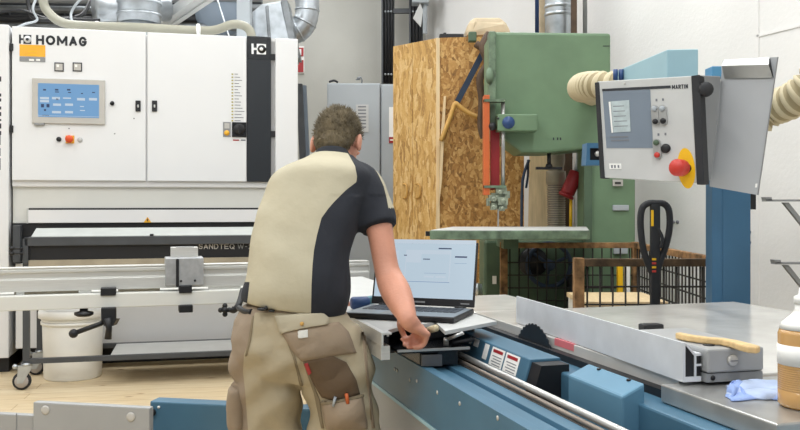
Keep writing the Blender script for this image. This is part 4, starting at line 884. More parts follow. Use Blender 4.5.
c2 = MB(Q); c2.xsec([(x0 + .006, ZT2 - .04), (x0 + .006, ZT2 - .007), (xin, ZT2 - .007), (xin, ZT2 - .04)], sy + .06, 2.8); c2.xsec([(xin, Z0 + .05), (xin, ZT2 - .03), (xin + .02, ZT2 - .03), (xin + .02, Z0 + .05)], sy + .10, 2.75); part('edge_core', c2, 'black', slt)
# black end carriage under the hand
a1 = on(400, 350, Z0 + .055); a2 = on(463, 346, Z0 + .055)
cg = MB(Q); cg.slab([(a1[0] - .01, a1[1] - .01), (a2[0] + .01, a2[1] - .03), (a2[0] + .02, a2[1] + .42), (a1[0] + .0, a1[1] + .42)], Z0 + .044, Z0 + .055); cg.slab([(a1[0] + .07, a1[1] + .02), (a2[0] - .02, a2[1] - .01), (a2[0], a2[1] + .4), (a1[0] + .07, a1[1] + .4)], Z0 + .0, Z0 + .044)
part('end_carriage', cg, 'black_gloss', slt, .002)
cgl = MB(Q); cgl.slab([(a1[0] - .011, a1[1] - .013), (a2[0] + .01, a2[1] - .034), (a2[0] + .01, a2[1] - .026), (a1[0] - .011, a1[1] - .005)], Z0 + .050, Z0 + .057); part('carriage_edge', cgl, 'steel', slt)
gl_ = on(428, 358, Z0 + .022); lbm = MB(Q); lbm.slab([(gl_[0] - .03, gl_[1] - .03), (gl_[0] + .03, gl_[1] - .045), (gl_[0] + .03, gl_[1] - .037), (gl_[0] - .03, gl_[1] - .022)], Z0 + .004, Z0 + .038); part('carriage_reflection', lbm, 'dark_grey', slt)  # grey slab painted as a reflection on the black carriage
ft = MB(Q); b1 = on(388, 350, Z0 + .045); ft.slab([(b1[0] - .03, b1[1] - .01), (b1[0] + .02, b1[1] - .01), (b1[0] + .05, b1[1] + .10), (b1[0] + .0, b1[1] + .12)], Z0 + .036, Z0 + .048); part('rubber_lip', ft, 'black', slt, .003)
hp_ = MB(Q); h1 = on(408, 331, Z0 + .09); h2 = on(442, 326, Z0 + .09); hp_.slab([(h1[0], h1[1] - .02), (h2[0] + .01, h2[1] - .03), (h2[0] + .02, h2[1] + .1), (h1[0], h1[1] + .1)], Z0 + .054, Z0 + .088); part('grip_block', hp_, 'black', slt, .006)
cp_ = MB(); cp_.cyl(P(429, 330, 2.66), P(436, 328, 2.62), .011, 12); part('grip_cap', cp_, 'hose_cream', slt)
lev = MB(); lev.tube([P(446, 340, 2.63), P(463, 333, 2.60)], .0055, 8); lev.ball(P(446, 340, 2.63), .009); lev.cyl(P(446, 340, 2.63), P(446, 348, 2.66), .008, 8); part('clamp_lever', lev, 'steel', slt)
lev = MB(); lev.tube([P(452, 343, 2.66), P(474, 339, 2.7)], .007, 8); part('clamp_rod', lev, 'black', slt)

# ---------------------------------------------------------------- crosscut table and fence sticking out behind the worker
YF = 4.43
cfz = lambda py: Q.on_y(130, py, YF)[1]
cfx = lambda px, py=270: Q.on_y(px, py, YF)[0]
XA, XB = cfx(-45), cfx(369)
ccf = thing('crosscut_fence', 'long aluminium crosscut fence on its outrigger behind the worker', 'fence', Q.M @ V((-.4, 4.5, 0)), 17)
fp_ = MB(Q); zt, zb_ = cfz(265.5), cfz(289)
fp_.ysec([(YF, zb_), (YF, zb_ + (zt - zb_) * .48), (YF + .012, zb_ + (zt - zb_) * .54), (YF + .012, zb_ + (zt - zb_) * .74), (YF, zb_ + (zt - zb_) * .78), (YF, zt - .012), (YF + .006, zt - .012), (YF + .006, zt - .006), (YF, zt - .006), (YF, zt), (YF + .07, zt), (YF + .07, zb_)], XA, XB)
part('fence_profile', fp_, 'alu', ccf, .0015)
YB = YF - .05; bz1, bz0 = Q.on_y(60, 295, YB)[1], Q.on_y(60, 309.5, YB)[1]
om = MB(Q); om.box(XA, Q.on_y(262, 290, YB)[0], YB, YB + .11, bz0, bz1); om.box(XA, XB - .25, YB + .06, YB + .4, bz0 + .02, bz1 - .002); part('outrigger_beam', om, 'offwhite_paint', ccf, .004)
# brackets tying beam and fence together
for px, w_ in ((85, 6), (225, 16), (20, 4)):
    q = MB(Q); a = cfx(px - w_); b = cfx(px + w_); q.box(a, b, YF + .01, YF + .06, bz1, zb_); part('bracket', q, 'alu', ccf)
arm = MB(Q); arm.box(XB - .22, XB - .05, YF - .0, YF + .20, bz0 + .02, zb_, 0); arm.box(XB - .1, p1[0] + .1, YF + .02, YF + .3, bz0 + .02, .91, 0); part('outrigger_arm', arm, 'alu', ccf)
pe = MB(Q); pe.box(XB, XB + .004, YF + .004, YF + .066, zb_ + .004, zt - .004, 0)
for k in range(3): pe.lathe([(.006, 0), (.006, .002)], (XB + .004, YF + .02 + .014 * k, zb_ + .03 + .022 * k), (1, 0, 0), 8, 1)
part('end_cap', pe, ['alu', 'black'], ccf)
st_ = MB(Q); a, b = cfx(165), cfx(203); ctr = (cfx(184)); q0, q1 = Q.on_y(184, 286, YF - .06)[1], Q.on_y(184, 258, YF - .06)[1]
st_.box(a, b, YF - .05, YF + .09, q0, q1, 0); st_.box(cfx(175.5), cfx(178.5), YF - .058, YF - .049, q0 - .005, q1 - .004, 1)
stop = part('stop_block', st_, ['alu_rough', 'black'], ccf, .004)
st_ = MB(Q); st_.box(cfx(171), cfx(198), YF - .0, YF + .08, q1, q1 + .05, 0); st_.box(cfx(176), cfx(194), YF + .0, YF + .05, q1 + .05, q1 + .053, 1); part('stop_cap', st_, ['alu', 'mid_grey'], stop, .004)
for px, py in ((181, 281), (195, 280.5)): st_ = MB(Q); x, z_ = Q.on_y(px, py, YF - .05); st_.lathe([(.006, 0), (.006, .004)], (x, YF - .05, z_), (0, -1, 0), 10); part('screw', st_, 'black', stop)
def fbox(px0, py0, px1, py1, y0, y1):
    q = MB(Q); a, z1 = Q.on_y(px0, py0, y0); b, z0 = Q.on_y(px1, py1, y0); return q.box(a, b, y0, y1, z0, z1)
for r_ in ((100.5, 288.5, 116, 295.5), (179, 286, 192, 293)): part('clamp_pad', fbox(*r_, YF - .06, YF + .02), 'black', ccf, .003)
for r_ in ((101, 308, 116, 322), (179, 305.5, 193, 312.5)): part('clamp_block', fbox(*r_, YB - .03, YB + .06), 'black', ccf, .004)
q = MB(Q); x, z_ = Q.on_y(83.5, 315, YB); q.lathe([(.03, 0), (.045, .008), (.045, .02), (.02, .026), (.016, .06)], (x, YB + .03, z_ - .01), (0, 0, 1), 18); part('levelling_knob', q, 'black', ccf)
A = Q.M @ V((*Q.on_y(73.5, 333.5, YB - .03)[:1], YB - .03, Q.on_y(73.5, 333.5, YB - .03)[1])); B = P(101, 323.5, A.y + .05); C_ = P(108, 318, A.y + .1)
q = MB(); q.tube([A, B, C_], .012, 10); q.ball(A, .022); part('clamp_lever', q, 'black', ccf)
q = MB(); q.tube([P(107, 318, B.y), P(109, 328, B.y), P(108, 339, B.y)], [.022, .014, .017], 10); q.prism([P(101, 320, B.y), P(116, 320, B.y), P(113, 326, B.y), P(104, 326, B.y)], (0, .06, 0)); part('clamp_handle', q, 'black', ccf)
q = MB(Q); x, z_ = Q.on_y(225, 310, YB - .03)
for k in range(4): q.ball((x + .022 * math.cos(k * PI / 2), YB - .03, z_ + .022 * math.sin(k * PI / 2)), .013)
q.cyl((x, YB - .045, z_), (x, YB + .01, z_), .016, 12); part('star_knob', q, 'black', ccf)
q = MB(); q.tube(spline([P(243, 290, 4.2), P(241, 298, 4.15), P(238, 306, 4.1), P(234, 310, 4.1), P(231, 309, 4.1)], 5), .016, 8); part('cable_lead', q, 'black', ccf)
q = MB(Q); a = Q.on_y(15, 295, YF + .05)[0]; q.box(a, cfx(78), YF + .02, YF + .05, bz1, bz1 + .03, 0); part('scale_strip', q, 'hose_tan', ccf); q = MB(Q); q.box(cfx(118), cfx(160), YF + .02, YF + .05, bz1, bz1 + .02, 0); part('scale_strip', q, 'hose_tan', ccf)

# ---------------------------------------------------------------- laptop
Lr, Ld = V((.258, 2.96, 0)), -20
FLp = F((Lr.x, Lr.y, 0), Ld)           # local x to the right end (0) and left (-.39); y away
lap = thing('laptop', 'open black laptop with a bright screen on the sliding table', 'laptop', (Lr.x, Lr.y, ZT2), Ld)
W_, D_ = .385, .25
ba_ = MB(FLp); ba_.box(-W_, 0, -D_, 0, ZT2 + .002, ZT2 + .020); bo = part('base', ba_, 'black', lap, .004)
dk = MB(FLp); dk.box(-W_ + .004, -.004, -D_ + .004, -.012, ZT2 + .020, ZT2 + .0212); part('deck', dk, 'laptop_deck', bo)
ky = MB(FLp)
for r_ in range(6):
    for k in range(15): ky.box(-W_ + .025 + k * .0225, -W_ + .044 + k * .0225, -.035 - r_ * .019 - .016, -.035 - r_ * .019, ZT2 + .0212, ZT2 + .0228)
part('keyboard', ky, 'keys', bo)
tp = MB(FLp); tp.box(-W_ * .68, -W_ * .40, -D_ + .015, -D_ + .085, ZT2 + .0212, ZT2 + .0216); part('touchpad', tp, 'mid_grey', bo)
til = R(14); hz = ZT2 + .024; uy, uz = math.sin(til), math.cos(til); SH = .230
def sp3(x, h, off=0): return (x, uy * h - off * uz, hz + uz * h + off * uy)
def lidbox(mb, x0, x1, h0, h1, o0, o1, m=0):
    c = [sp3(x, h, o) for o in (o0, o1) for h in (h0, h1) for x in (x0, x1)]
    return mb.add(c, [(0, 2, 3, 1), (4, 5, 7, 6), (0, 1, 5, 4), (2, 6, 7, 3), (0, 4, 6, 2), (1, 3, 7, 5)], m)
ld = part('lid', lidbox(MB(FLp), -W_, 0, 0, SH, -.008, 0), 'black', lap, .002)
dsp = MB(FLp); lidbox(dsp, -W_ + .007, -.007, .026, SH - .007, 0, .0008, 0)
def ui(x0, x1, h0, h1, m, o=.0014): lidbox(dsp, -W_ + .007 + x0 * .371, -W_ + .007 + x1 * .371, .026 + h0 * .212, .026 + h1 * .212, .0004, o, m)
ui(0, 1, .93, 1, 1); ui(.30, .76, .28, .82, 1, .0012); ui(.31, .75, .29, .75, 0, .0016); ui(.31, .46, .60, .78, 1, .0018)
for i in range(5): ui(.33, .44, .34 + i * .09, .345 + i * .09, 3); ui(.36, .40, .37 + i * .09, .40 + i * .09, 3)
ui(.28, .38, .715, .73, 2); ui(.48, .55, .655, .67, 2, .002); ui(.50, .72, .42, .425, 3, .002); ui(.50, .6, .35, .38, 1, .002); ui(.62, .72, .35, .38, 1, .002); ui(.63, .76, .84, .86, 2); ui(.80, .92, .70, .725, 2); ui(.80, .92, .6, .605, 3); ui(.06, .22, .4, .8, 1); ui(.3, .76, .27, .28, 3)
part('screen', dsp, ['laptop_screen', 'screen_white', 'screen_dark', 'screen_line'], ld)
lgm = MB(FLp); lidbox(lgm, -W_ * .58, -W_ * .47, .009, .015, 0, .0006); lidbox(lgm, -.05, -.018, .009, .013, 0, .0006); part('lid_marking', lgm, 'mid_grey', ld)
hn = MB(FLp)
for a, b in ((-W_ + .03, -W_ + .07), (-.07, -.03)): hn.cyl((a, .0, ZT2 + .02), (b, .0, ZT2 + .02), .007, 10)
part('hinge', hn, 'black', lap)
# blue strapping tool beside the laptop
tz_ = ZT2
bt_ = thing('hand_tool', 'blue hand tool with a teal grip lying beside the laptop', 'tool', P(366, 303, 3.18) * 1)
bt_.location.z = tz_; WM[bt_.name] = Matrix.Translation(bt_.location)
c = V((P(360, 0, 3.10).x, 3.10, tz_ + .024)); q = MB(); q.lathe([(.008, -.034), (.018, -.034), (.023, -.026), (.023, .026), (.018, .034), (.008, .034)], c, (1, .3, .0), 18); part('head', q, 'tool_blue', bt_)
q = MB(); q.tube(spline([c + V((.02, .01, .006)), c + V((.05, .035, .008)), c + V((.08, .06, .004)), c + V((.12, .09, -.003))], 5), [.016] * 16, 12); part('grip', q, 'tool_teal', bt_)

# ---------------------------------------------------------------- cloth and bottle on the extension table
zc = TT - .0055
cl_m = MB(); rng = random.Random(3)
def cloth(px0, px1, pyn, pyf, h, m, n=14, k=8, amp=.006, seed=0):
    vs = []
    for j in range(k + 1):
        for i in range(n + 1):
            u, v_ = i / n, j / k; px = px0 + (px1 - px0) * u + 3 * math.sin(v_ * 9 + seed); py = pyn + (pyf - pyn) * v_ + 1.2 * math.sin(u * 7 + seed)
            p = hitp(px, py, (0, 0, zc), V((0, 0, 1))); e = min(1, 4 * min(u, 1 - u, v_, 1 - v_) + .0)
            p.z = zc + .001 + h * (.25 + .75 * e ** .5) + amp * noise.noise(V((u * 5, v_ * 4, seed))) * e; vs.append(p)
    fs = [(j * (n + 1) + i, j * (n + 1) + i + 1, (j + 1) * (n + 1) + i + 1, (j + 1) * (n + 1) + i) for j in range(k) for i in range(n)]
    nb = len(vs); vs2 = [V((p.x, p.y, zc + .0008)) for p in vs]
    rim = [i for i in range(n + 1)] + [(j + 1) * (n + 1) - 1 for j in range(1, k + 1)] + [k * (n + 1) + i for i in range(n - 1, -1, -1)] + [j * (n + 1) for j in range(k - 1, 0, -1)]
    fs += [(rim[i], rim[(i + 1) % len(rim)], nb + rim[(i + 1) % len(rim)], nb + rim[i]) for i in range(len(rim))] + [[nb + r for r in rim][::-1]]
    cl_m.add(vs + vs2, fs, m, True)
cloth(728, 788, 400.5, 388, .008, 1, seed=1, amp=.004)
cloth(731, 800, 399, 387, .014, 0, seed=4, amp=.004)
cloth(729, 790, 397, 386.5, .020, 0, seed=2, amp=.005)
cloth(729, 743, 398, 388, .021, 1, seed=7, amp=.006)
single('cleaning_cloth', cl_m, ['cloth_blue', 'cloth_deep'], 'crumpled pale blue cleaning cloth on the steel table front', 'cloth')
bp_ = hitp(808, 411, (0, 0, zc), V((0, 0, 1))); bp_ = V((bp_.x + .012, bp_.y + .04, zc + .0005)); dB = bp_.y
zq = lambda py: EYE - (py - HY) / FPX * dB
bot = thing('spray_bottle', 'plastic bottle of amber liquid beside the blue cloth', 'bottle', bp_)
rb2 = .052
prb = [(rb2 * .9, 0), (rb2, .006), (rb2, zq(376) - zc)]
zz_ = zq(403) - zc
ribs = []
hgt = zq(329) - zc
lo_, hi_ = .035, zq(366) - zc
prb = [(rb2 * .9, 0), (rb2, .006), (rb2, lo_)]
nr = 11
for i in range(nr): a = lo_ + (hi_ - lo_) * i / nr; b = (hi_ - lo_) / nr; prb += [(rb2 - .0015, a + b * .25), (rb2, a + b * .5), (rb2, a + b)]
prb += [(rb2, hgt - .01), (rb2 - .004, hgt)]
part('body', MB().lathe(prb, bp_, n=36), 'bottle_amber', bot)
part('label', MB().lathe([(rb2 + .001, zq(364) - zc), (rb2 + .001, zq(344) - zc)], bp_, n=36), 'paper', bot)
part('shoulder', MB().lathe([(rb2 - .003, hgt), (rb2 - .008, zq(323) - zc), (rb2 * .5, zq(315) - zc), (.019, zq(310) - zc), (.019, zq(304) - zc)], bp_, n=36), 'plastic_white', bot)
part('cap', MB().lathe([(.021, zq(304) - zc), (.021, zq(297) - zc), (.012, zq(295) - zc), (.010, zq(288) - zc)], bp_, n=20), 'plastic_white', bot)

# ---------------------------------------------------------------- post, boom and control panel
po = thing('machine_post', 'blue square post standing behind the saw table', 'post', V((P(728, 0, 3.78).x, 3.85, 0)))
FPo = F((P(722.5, 0, 3.72).x, 3.72, 0), -8)
q = MB(FPo); q.box(0, .118, 0, .16, .02, 1.82); q.prism([(0, 0, .02), (-.038, .03, .02), (-.038, .16, .02), (0, .16, .02)], (0, 0, 1.80)); q.box(-.12, .2, -.05, .25, 0, .02); part('column', q, 'blue_post', po, .004)
q = MB(); a, b = P(712, 79, 3.74), P(722, 66, 3.74); q.box(a.x, b.x, 3.74, 3.83, a.z, b.z); part('bracket', q, 'blue_bracket', po, .004)
q = MB(); a, b = P(749, 209.5, 3.8), P(756, 193, 3.8); q.box(a.x - .01, b.x, 3.80, 3.83, a.z, b.z); part('end_flap', q, 'rubber', po)
bo_ = MB(); c1, c2, c3 = P(667, 49.5, 3.3), P(698.5, 49, 3.3), P(615, 71.5, 3.85); up = V((0, 0, -.22))
boom = thing('overhead_boom', 'pale blue box boom reaching back above the control panel', 'boom', V((1.1, 3.5, c1.z - .24)))
dv = c3 - c1; dv.z = 0
bo_.prism([c1 + V((0, 0, -.2)), c2 + V((0, 0, -.2)), c2, c1], dv); part('box', bo_, 'blue_pale', boom, .004)
q = MB(); q.box(c2.x - .04, P(722, 0, 3.76).x, 3.72, 3.82, c1.z - .17, c1.z - .07); part('link_arm', q, 'blue_bracket', boom)
q = MB()
for px in (615.5, 621): q.cyl(P(px, 80, 3.75), P(px, 69.5, 3.75), .011, 8)
part('bolt', q, 'tool_blue', boom)
q = MB(); q.prism([P(587, 143, 3.5), P(601, 143, 3.5), P(601, 148, 3.5), P(590, 148, 3.5), P(590, 160, 3.5), P(602, 160, 3.5), P(602, 165, 3.5), P(586, 165, 3.5)], (0, .09, 0), 0); q.box(P(590, 0, 3.52).x, P(603, 0, 3.52).x, 3.52, 3.58, P(0, 160, 3.5).z, P(0, 148, 3.5).z, 1); q.lathe([(.011, 0), (.011, .02)], P(597, 154, 3.51), (0, -1, 0), 12, 2)
cbk = single('clamp_bracket', q, ['blue_post', 'black', 'steel'], 'small blue clamp bracket behind the control panel edge', 'bracket')
# panel
TLc, TRc, BLc = P(596, 80.5, 3.16), P(704, 75, 2.93), P(603, 177.5, 3.14)
e1 = (TRc - TLc); e2 = (BLc - TLc); nP = e2.cross(e1).normalized()
if nP.y > 0: nP = -nP
class PF:
    def __init__(s): pass
def pp(px, py, off=0.0): return hitp(px, py, TLc + nP * off, nP)
cpn = thing('control_panel', 'tilted grey control panel with small screen and red stop button', 'control panel', V(((TLc.x + TRc.x) / 2, 3.1, BLc.z - .03)))
def pquad(mb, c, o0, o1, m=0):
    a = [pp(x, y, o1) for x, y in c]; return mb.prism(a, -nP * (o1 - o0), m)
def prect(mb, x0, y0, x1, y1, o0, o1, m=0):
    s_ = (75 - 80.5) / 108; r_ = (x - 600) if False else 0
    f = lambda x, y: (x + (y - 80) * .075 * ((x - 596) / 108 * .4 + .75), y)
    sl = lambda x, y: y + (x - (x0 + x1) / 2) * (s_ if y < 110 else (-.0 if y < 150 else .06)) 
    return pquad(mb, [f(x0, sl(x0, y0)), f(x1, sl(x1, y0)), f(x1, sl(x1, y1)), f(x0, sl(x0, y1))], o0, o1, m)
q = MB(); pquad(q, [(597, 81.5), (697, 75.5), (701.5, 183.5), (602, 177.5)], -.05, 0); pbody = part('housing', q, 'light_grey', cpn, .003)
q = MB(); pquad(q, [(594.5, 82.5), (598.8, 82), (604.5, 178), (600, 178.5)], -.055, .004); part('side_trim', q, 'rubber', cpn, .002)
q = MB(); pquad(q, [(691, 75.8), (699.3, 74.6), (704.2, 184), (696.7, 184.6)], -.055, .005); part('side_trim', q, 'rubber', cpn, .002)
q = MB(); pquad(q, [(602.5, 91.5), (650, 89.5), (653, 148), (606.5, 148)], 0, .0015, 0); pquad(q, [(602, 88.9), (670.5, 85.4), (670.7, 88.2), (602.2, 91.3)], 0, .0015, 1); part('front_foil', q, ['slate', 'ink'], pbody)
q = MB(); pquad(q, [(611, 101.5), (629, 100), (630.5, 131.5), (613.5, 132.5)], .0015, .003, 0); pquad(q, [(608.5, 101.8), (610.5, 101.6), (613, 132.6), (611.5, 132.8)], .0015, .0028, 1)
for i in range(5): pquad(q, [(613 + i * .3, 106 + 5 * i), (624 + i, 105.5 + 5 * i), (624 + i, 106.2 + 5 * i), (613 + i * .3, 106.8 + 5 * i)], .003, .0034, 2)
for i in range(2): pquad(q, [(610 + i, 136.5 + 3.4 * i), (628 + i, 136 + 3.4 * i), (628 + i, 137.2 + 3.4 * i), (610 + i, 137.8 + 3.4 * i)], .0015, .0028, 2)
part('display', q, ['lcd', 'paper', 'ink_grey'], pbody)
pw = pp(672, 89.2, .0002); block_letters('MARTIN', pw, pp(688, 88.4, .0002) - pw, pp(671.9, 85, .0002) - pw, 'ink', pbody, stroke=.2, lift=.0008)
q = MB(); pquad(q, [(609, 163.5), (621, 163.5), (621.5, 169), (609.5, 169)], 0, .0015, 0)
for x in (611, 614, 617.5): pquad(q, [(x, 165), (x + 1.7, 165), (x + 1.8, 168), (x + .2, 168)], .0015, .002, 1)
part('number_label', q, ['paper', 'ink_grey'], pbody)
def pill(px, py, w_, h_, body, top, bot):
    q = MB(); c = pp(px, py, 0); ex = e1.normalized(); ey = -(e2.normalized()); pts = []
    for k in range(20):
        a = 2 * PI * k / 20; pts.append(c + nP * .008 + ex * (w_ * math.cos(a)) + ey * (w_ * math.sin(a) + (h_ if math.sin(a) > 0 else -h_)))
    q.prism(pts, -nP * .008, 0)
    for s_, m in ((1, 1), (-1, 2)): q.lathe([(w_ * .72, .006), (w_ * .72, .013), (w_ * .5, .016)], c + ey * (s_ * h_ * 1.0), nP, 16, m)
    return part('button_pair', q, [body, top, bot], pbody)
pill(655.6, 115.3, .0135, .023, 'steel', 'cab_grey', 'black'); pill(663.4, 115, .014, .022, 'steel', 'cab_grey', 'black'); pill(657.5, 149, .014, .022, 'steel', 'green_dark', 'red')
part('round_button', MB().lathe([(.0165, 0), (.0165, .006), (.012, .009)], pp(666, 148.5, 0), nP, 20), 'black', pbody)
q = MB()
for px, py in ((656.5, 100), (663, 99.5), (658.5, 134.5), (665.5, 134)): pquad(q, [(px - 1, py - 1.2), (px + .8, py - 1.2), (px + .8, py + 1.2), (px - 1, py + 1.2)], 0, .001)
part('symbol', q, 'ink_grey', pbody)
ec = pp(686.5, 168.3, 0); q = MB(); ex = e1.normalized(); ey = -(e2.normalized())
q.prism([ec + nP * .003 + ex * (.030 * math.cos(2 * PI * k / 28)) + ey * (.071 * math.sin(2 * PI * k / 28)) for k in range(28)], -nP * .003, 0); part('yellow_plate', q, 'yellow', pbody)
tilt = (nP + V((-.25, -.0, 0))).normalized(); q = MB(); q.lathe([(.018, 0), (.018, .02)], ec, tilt, 18, 1); q.lathe([(.02, .02), (.026, .024), (.0295, .032), (.0295, .07), (.024, .079), (.0, .081)], ec, tilt, 22, 0); part('emergency_stop', q, ['red', 'rubber'], pbody)
q = MB(); q.lathe([(.004, 0), (.004, .002)], pp(625, 83.5), nP, 10); part('housing_screw', q, 'bezel_grey', pbody)
bkm = MB(); bkm.prism([P(697, 75, 2.99), P(721, 76, 3.04), P(720, 110, 3.04), P(711.5, 180, 3.04), P(701, 181, 2.99)], (0, .05, 0)); bkm.box(P(640, 0, 3.2).x, P(700, 0, 3.2).x, 3.10, 3.3, P(0, 140, 3.2).z, P(0, 90, 3.2).z); part('back_bracket', bkm, 'mid_grey', cpn, .004)
kk = MB(); kk.lathe([(.02, 0), (.026, .006), (.026, .02), (.015, .03)], P(705, 90, 2.95), (-.2, -1, 0), 16); part('clamp_knob', kk, 'rubber', cpn)
lnk = MB(); lnk.box(P(660, 0, 3.28).x, P(690, 0, 3.28).x, 3.26, 3.34, P(0, 100, 3.3).z, c1.z - .19); part('neck', lnk, 'blue_bracket', cpn)
# sheet-metal holder beside it
hld = thing('document_holder', 'grey sheet-metal holder with a bent shiny lip beside the control panel', 'holder', V((P(740, 0, 3.0).x, 3.02, P(0, 195, 3.0).z)))
c4 = [P(722, 66, 3.06), P(777.5, 57, 2.95), P(757.5, 195, 2.98), P(709.5, 186, 3.09)]
nH = (c4[3] - c4[0]).cross(c4[1] - c4[0]).normalized()
if nH.y > 0: nH = -nH
fl_ = lambda px, py, o=0: hitp(px, py, c4[0] + nH * o, nH)
q = MB(); q.prism([fl_(723, 60), fl_(777.5, 57), fl_(757.5, 195), fl_(709.5, 186.5)], -nH * .006); part('back_sheet', q, 'holder_grey', hld)
q = MB(); q.prism([fl_(755.5, 183.5, .001), fl_(757.5, 183.5, .001), fl_(757, 187.5, .001), fl_(755, 187.5, .001)], -nH * .001); part('slot', q, 'paper', hld)
q = MB(); q.prism([fl_(721.5, 66, .028), fl_(768.5, 64.5, .028), fl_(772.5, 77.5, .006), fl_(724.5, 78.5, .006)], -nH * .002, 0); q.prism([fl_(724, 60, .004), fl_(769, 57.5, .004), fl_(768.5, 64.5, .028), fl_(721.5, 66, .028)], -nH * .002, 0); q.prism([fl_(768.5, 64.5, .028), fl_(769.5, 58, .002), fl_(773, 77.5, .002)], V((.002, 0, 0)), 1)
part('lip', q, ['steel', 'black'], hld)
q = MB(); q.prism([fl_(777.5, 57, .012), fl_(777.8, 57, -.006), fl_(757.8, 195, -.006), fl_(757.2, 195, .002)], V((.003, 0, 0))); part('edge_flange', q, 'mid_grey', hld)
q = MB(); q.box(P(730, 0, 3.1).x, P(745, 0, 3.1).x, 3.07, 3.78, P(0, 130, 3.1).z, P(0, 115, 3.1).z); part('carrier', q, 'blue_bracket', hld)
# cream hoses
q = MB(); hose(q, [P(592, 96, 6.04), P(588, 93, 5.5), P(581, 90, 4.8), P(582, 86.5, 4.3), P(597, 85.5, 4.0), P(626, 87, 3.9)], .060, .042, .009, 20)
single('suction_hose', q, ['hose_cream', 'hose_dark'], 'cream ribbed suction hose curling between bandsaw and control panel', 'hose')
q = MB(); hose(q, [P(745, 128, 3.35), P(772, 109, 3.3), P(788, 102.5, 3.22), P(806, 90, 3.15), P(830, 62, 3.1)], .062, .034, .008, 20)
single('suction_hose', q, ['hose_cream', 'hose_dark'], 'cream ribbed suction hose leaving the view behind the sheet-metal holder', 'hose')
# ---------------------------------------------------------------- low panels in the foreground
FG = F((P(33, 0, 3.02).x, 3.02, 0), -11.3)
gx = lambda px, py: FG.on_y(px, py, 0)
def lowpanel(lab, x0, x1, py, y, dep, m, bev=.004, gapz=0.0):
    a, z = FG.on_y(x0, py, y); b, _ = FG.on_y(x1, py, y); c = thing('low_panel', lab, 'panel', FG.M @ V(((a + b) / 2, y + dep / 2, 0)), -11.3)
    q = MB(FG); q.box(a, b, y, y + dep, 0, z); part('sheet', q, m, c, bev); return c, z
g1, z1_ = lowpanel('wide grey low panel with two round white caps beside the blue one', 33, 149.5, 402, 0, .03, 'panel_grey')
for px, py in ((45.5, 410), (131, 417)):
    x, z_ = FG.on_y(px, py, 0); q = MB(FG); q.lathe([(.0165, 0), (.0165, .002), (.011, .004), (.004, .0045)], (x, 0, z_), (0, -1, 0), 20); part('screw_cap', q, 'bezel_grey', g1)
g2, _ = lowpanel('narrow grey low panel ending at the edge of the view', -40, 33.5, 411.5, .034, .03, 'panel_grey')
x, _ = FG.on_y(16.5, 420, .034); q = MB(FG); q.box(x - .002, x + .002, .0325, .034, .1, .56); part('seam', q, 'mid_grey', g2)
g3, zb3 = lowpanel('blue low cabinet panel behind the worker\'s legs', 149.7, 312, 401, .22, .07, 'blue', .006)
x, z_ = FG.on_y(153, 409.5, .22); q = MB(FG); q.lathe([(.013, 0), (.013, .012)], (x, .22, z_ - .01), (0, -1, 0), 14, 0); x, z_ = FG.on_y(159, 406, .22); q.lathe([(.005, 0), (.005, .004)], (x, .22, z_ - .004), (0, -1, 0), 10, 1); part('lock_screw', q, ['black', 'paper'], g3)
# ---------------------------------------------------------------- the worker
PERSON_FOOT = V((-.30, 2.78, 0))
man = thing('person', 'person in beige and black work shirt and khaki work trousers bending over the saw', 'person', PERSON_FOOT)
def loft(rings, n=28):
    """closed skin through ellipses (centre, half-axis a, half-axis b)"""
    vs = []; k = len(rings)
    for c, a, b in rings:
        for j in range(n):
            t = 2 * PI * j / n; ct, st = math.cos(t), math.sin(t)
            f = lambda q: math.copysign(abs(q) ** .86, q)
            vs.append(V(c) + V(a) * f(ct) + V(b) * f(st))
    fs = [(i * n + j, i * n + (j + 1) % n, (i + 1) * n + (j + 1) % n, (i + 1) * n + j) for i in range(k - 1) for j in range(n)]
    fs += [list(range(n))[::-1], [(k - 1) * n + j for j in range(n)]]
    return vs, fs
def smoothpts(rows, sub=4):
    """Catmull-Rom through rows of numbers"""
    q = [rows[0]] + rows + [rows[-1]]; out = []
    for i in range(1, len(q) - 2):
        a, b, c, d = q[i - 1], q[i], q[i + 1], q[i + 2]
        for k in range(sub):
            t = k / sub; out.append([.5 * ((2 * b[j]) + (c[j] - a[j]) * t + (2 * a[j] - 5 * b[j] + 4 * c[j] - d[j]) * t * t + (3 * b[j] - a[j] - 3 * c[j] + d[j]) * t ** 3) for j in range(len(b))])
    out.append(list(rows[-1])); return out
def trunk(rows, tiltx=0.0):
    """rows: (y px, left px, right px, depth, half thickness, forward lean of the ring, roll in metres)"""
    rings = []
    for y, l, r, d, th, ln, ro in smoothpts([list(q) + [0] * (7 - len(q)) for q in rows]):
        c = P((l + r) / 2, y, d); hw = (r - l) / 2 / FPX * d
        rings.append((c, V((hw, hw * tiltx, -ro)), V((0, th, -ln * th))))
    return rings
def limb(rows):
    """rows: (x px, y px, depth, radius m)"""
    rs = smoothpts(rows, 4); pts = [P(x, y, d) for x, y, d, r in rs]; rings = []; nx = None
    for i, p in enumerate(pts):
        t = (pts[min(i + 1, len(pts) - 1)] - pts[max(0, i - 1)]).normalized()
        if nx is None: nx = t.cross(V((0, 1, 0))).normalized()
        nx = (nx - t * nx.dot(t)).normalized(); rings.append((p, nx * rs[i][3], t.cross(nx) * rs[i][3]))
    return rings
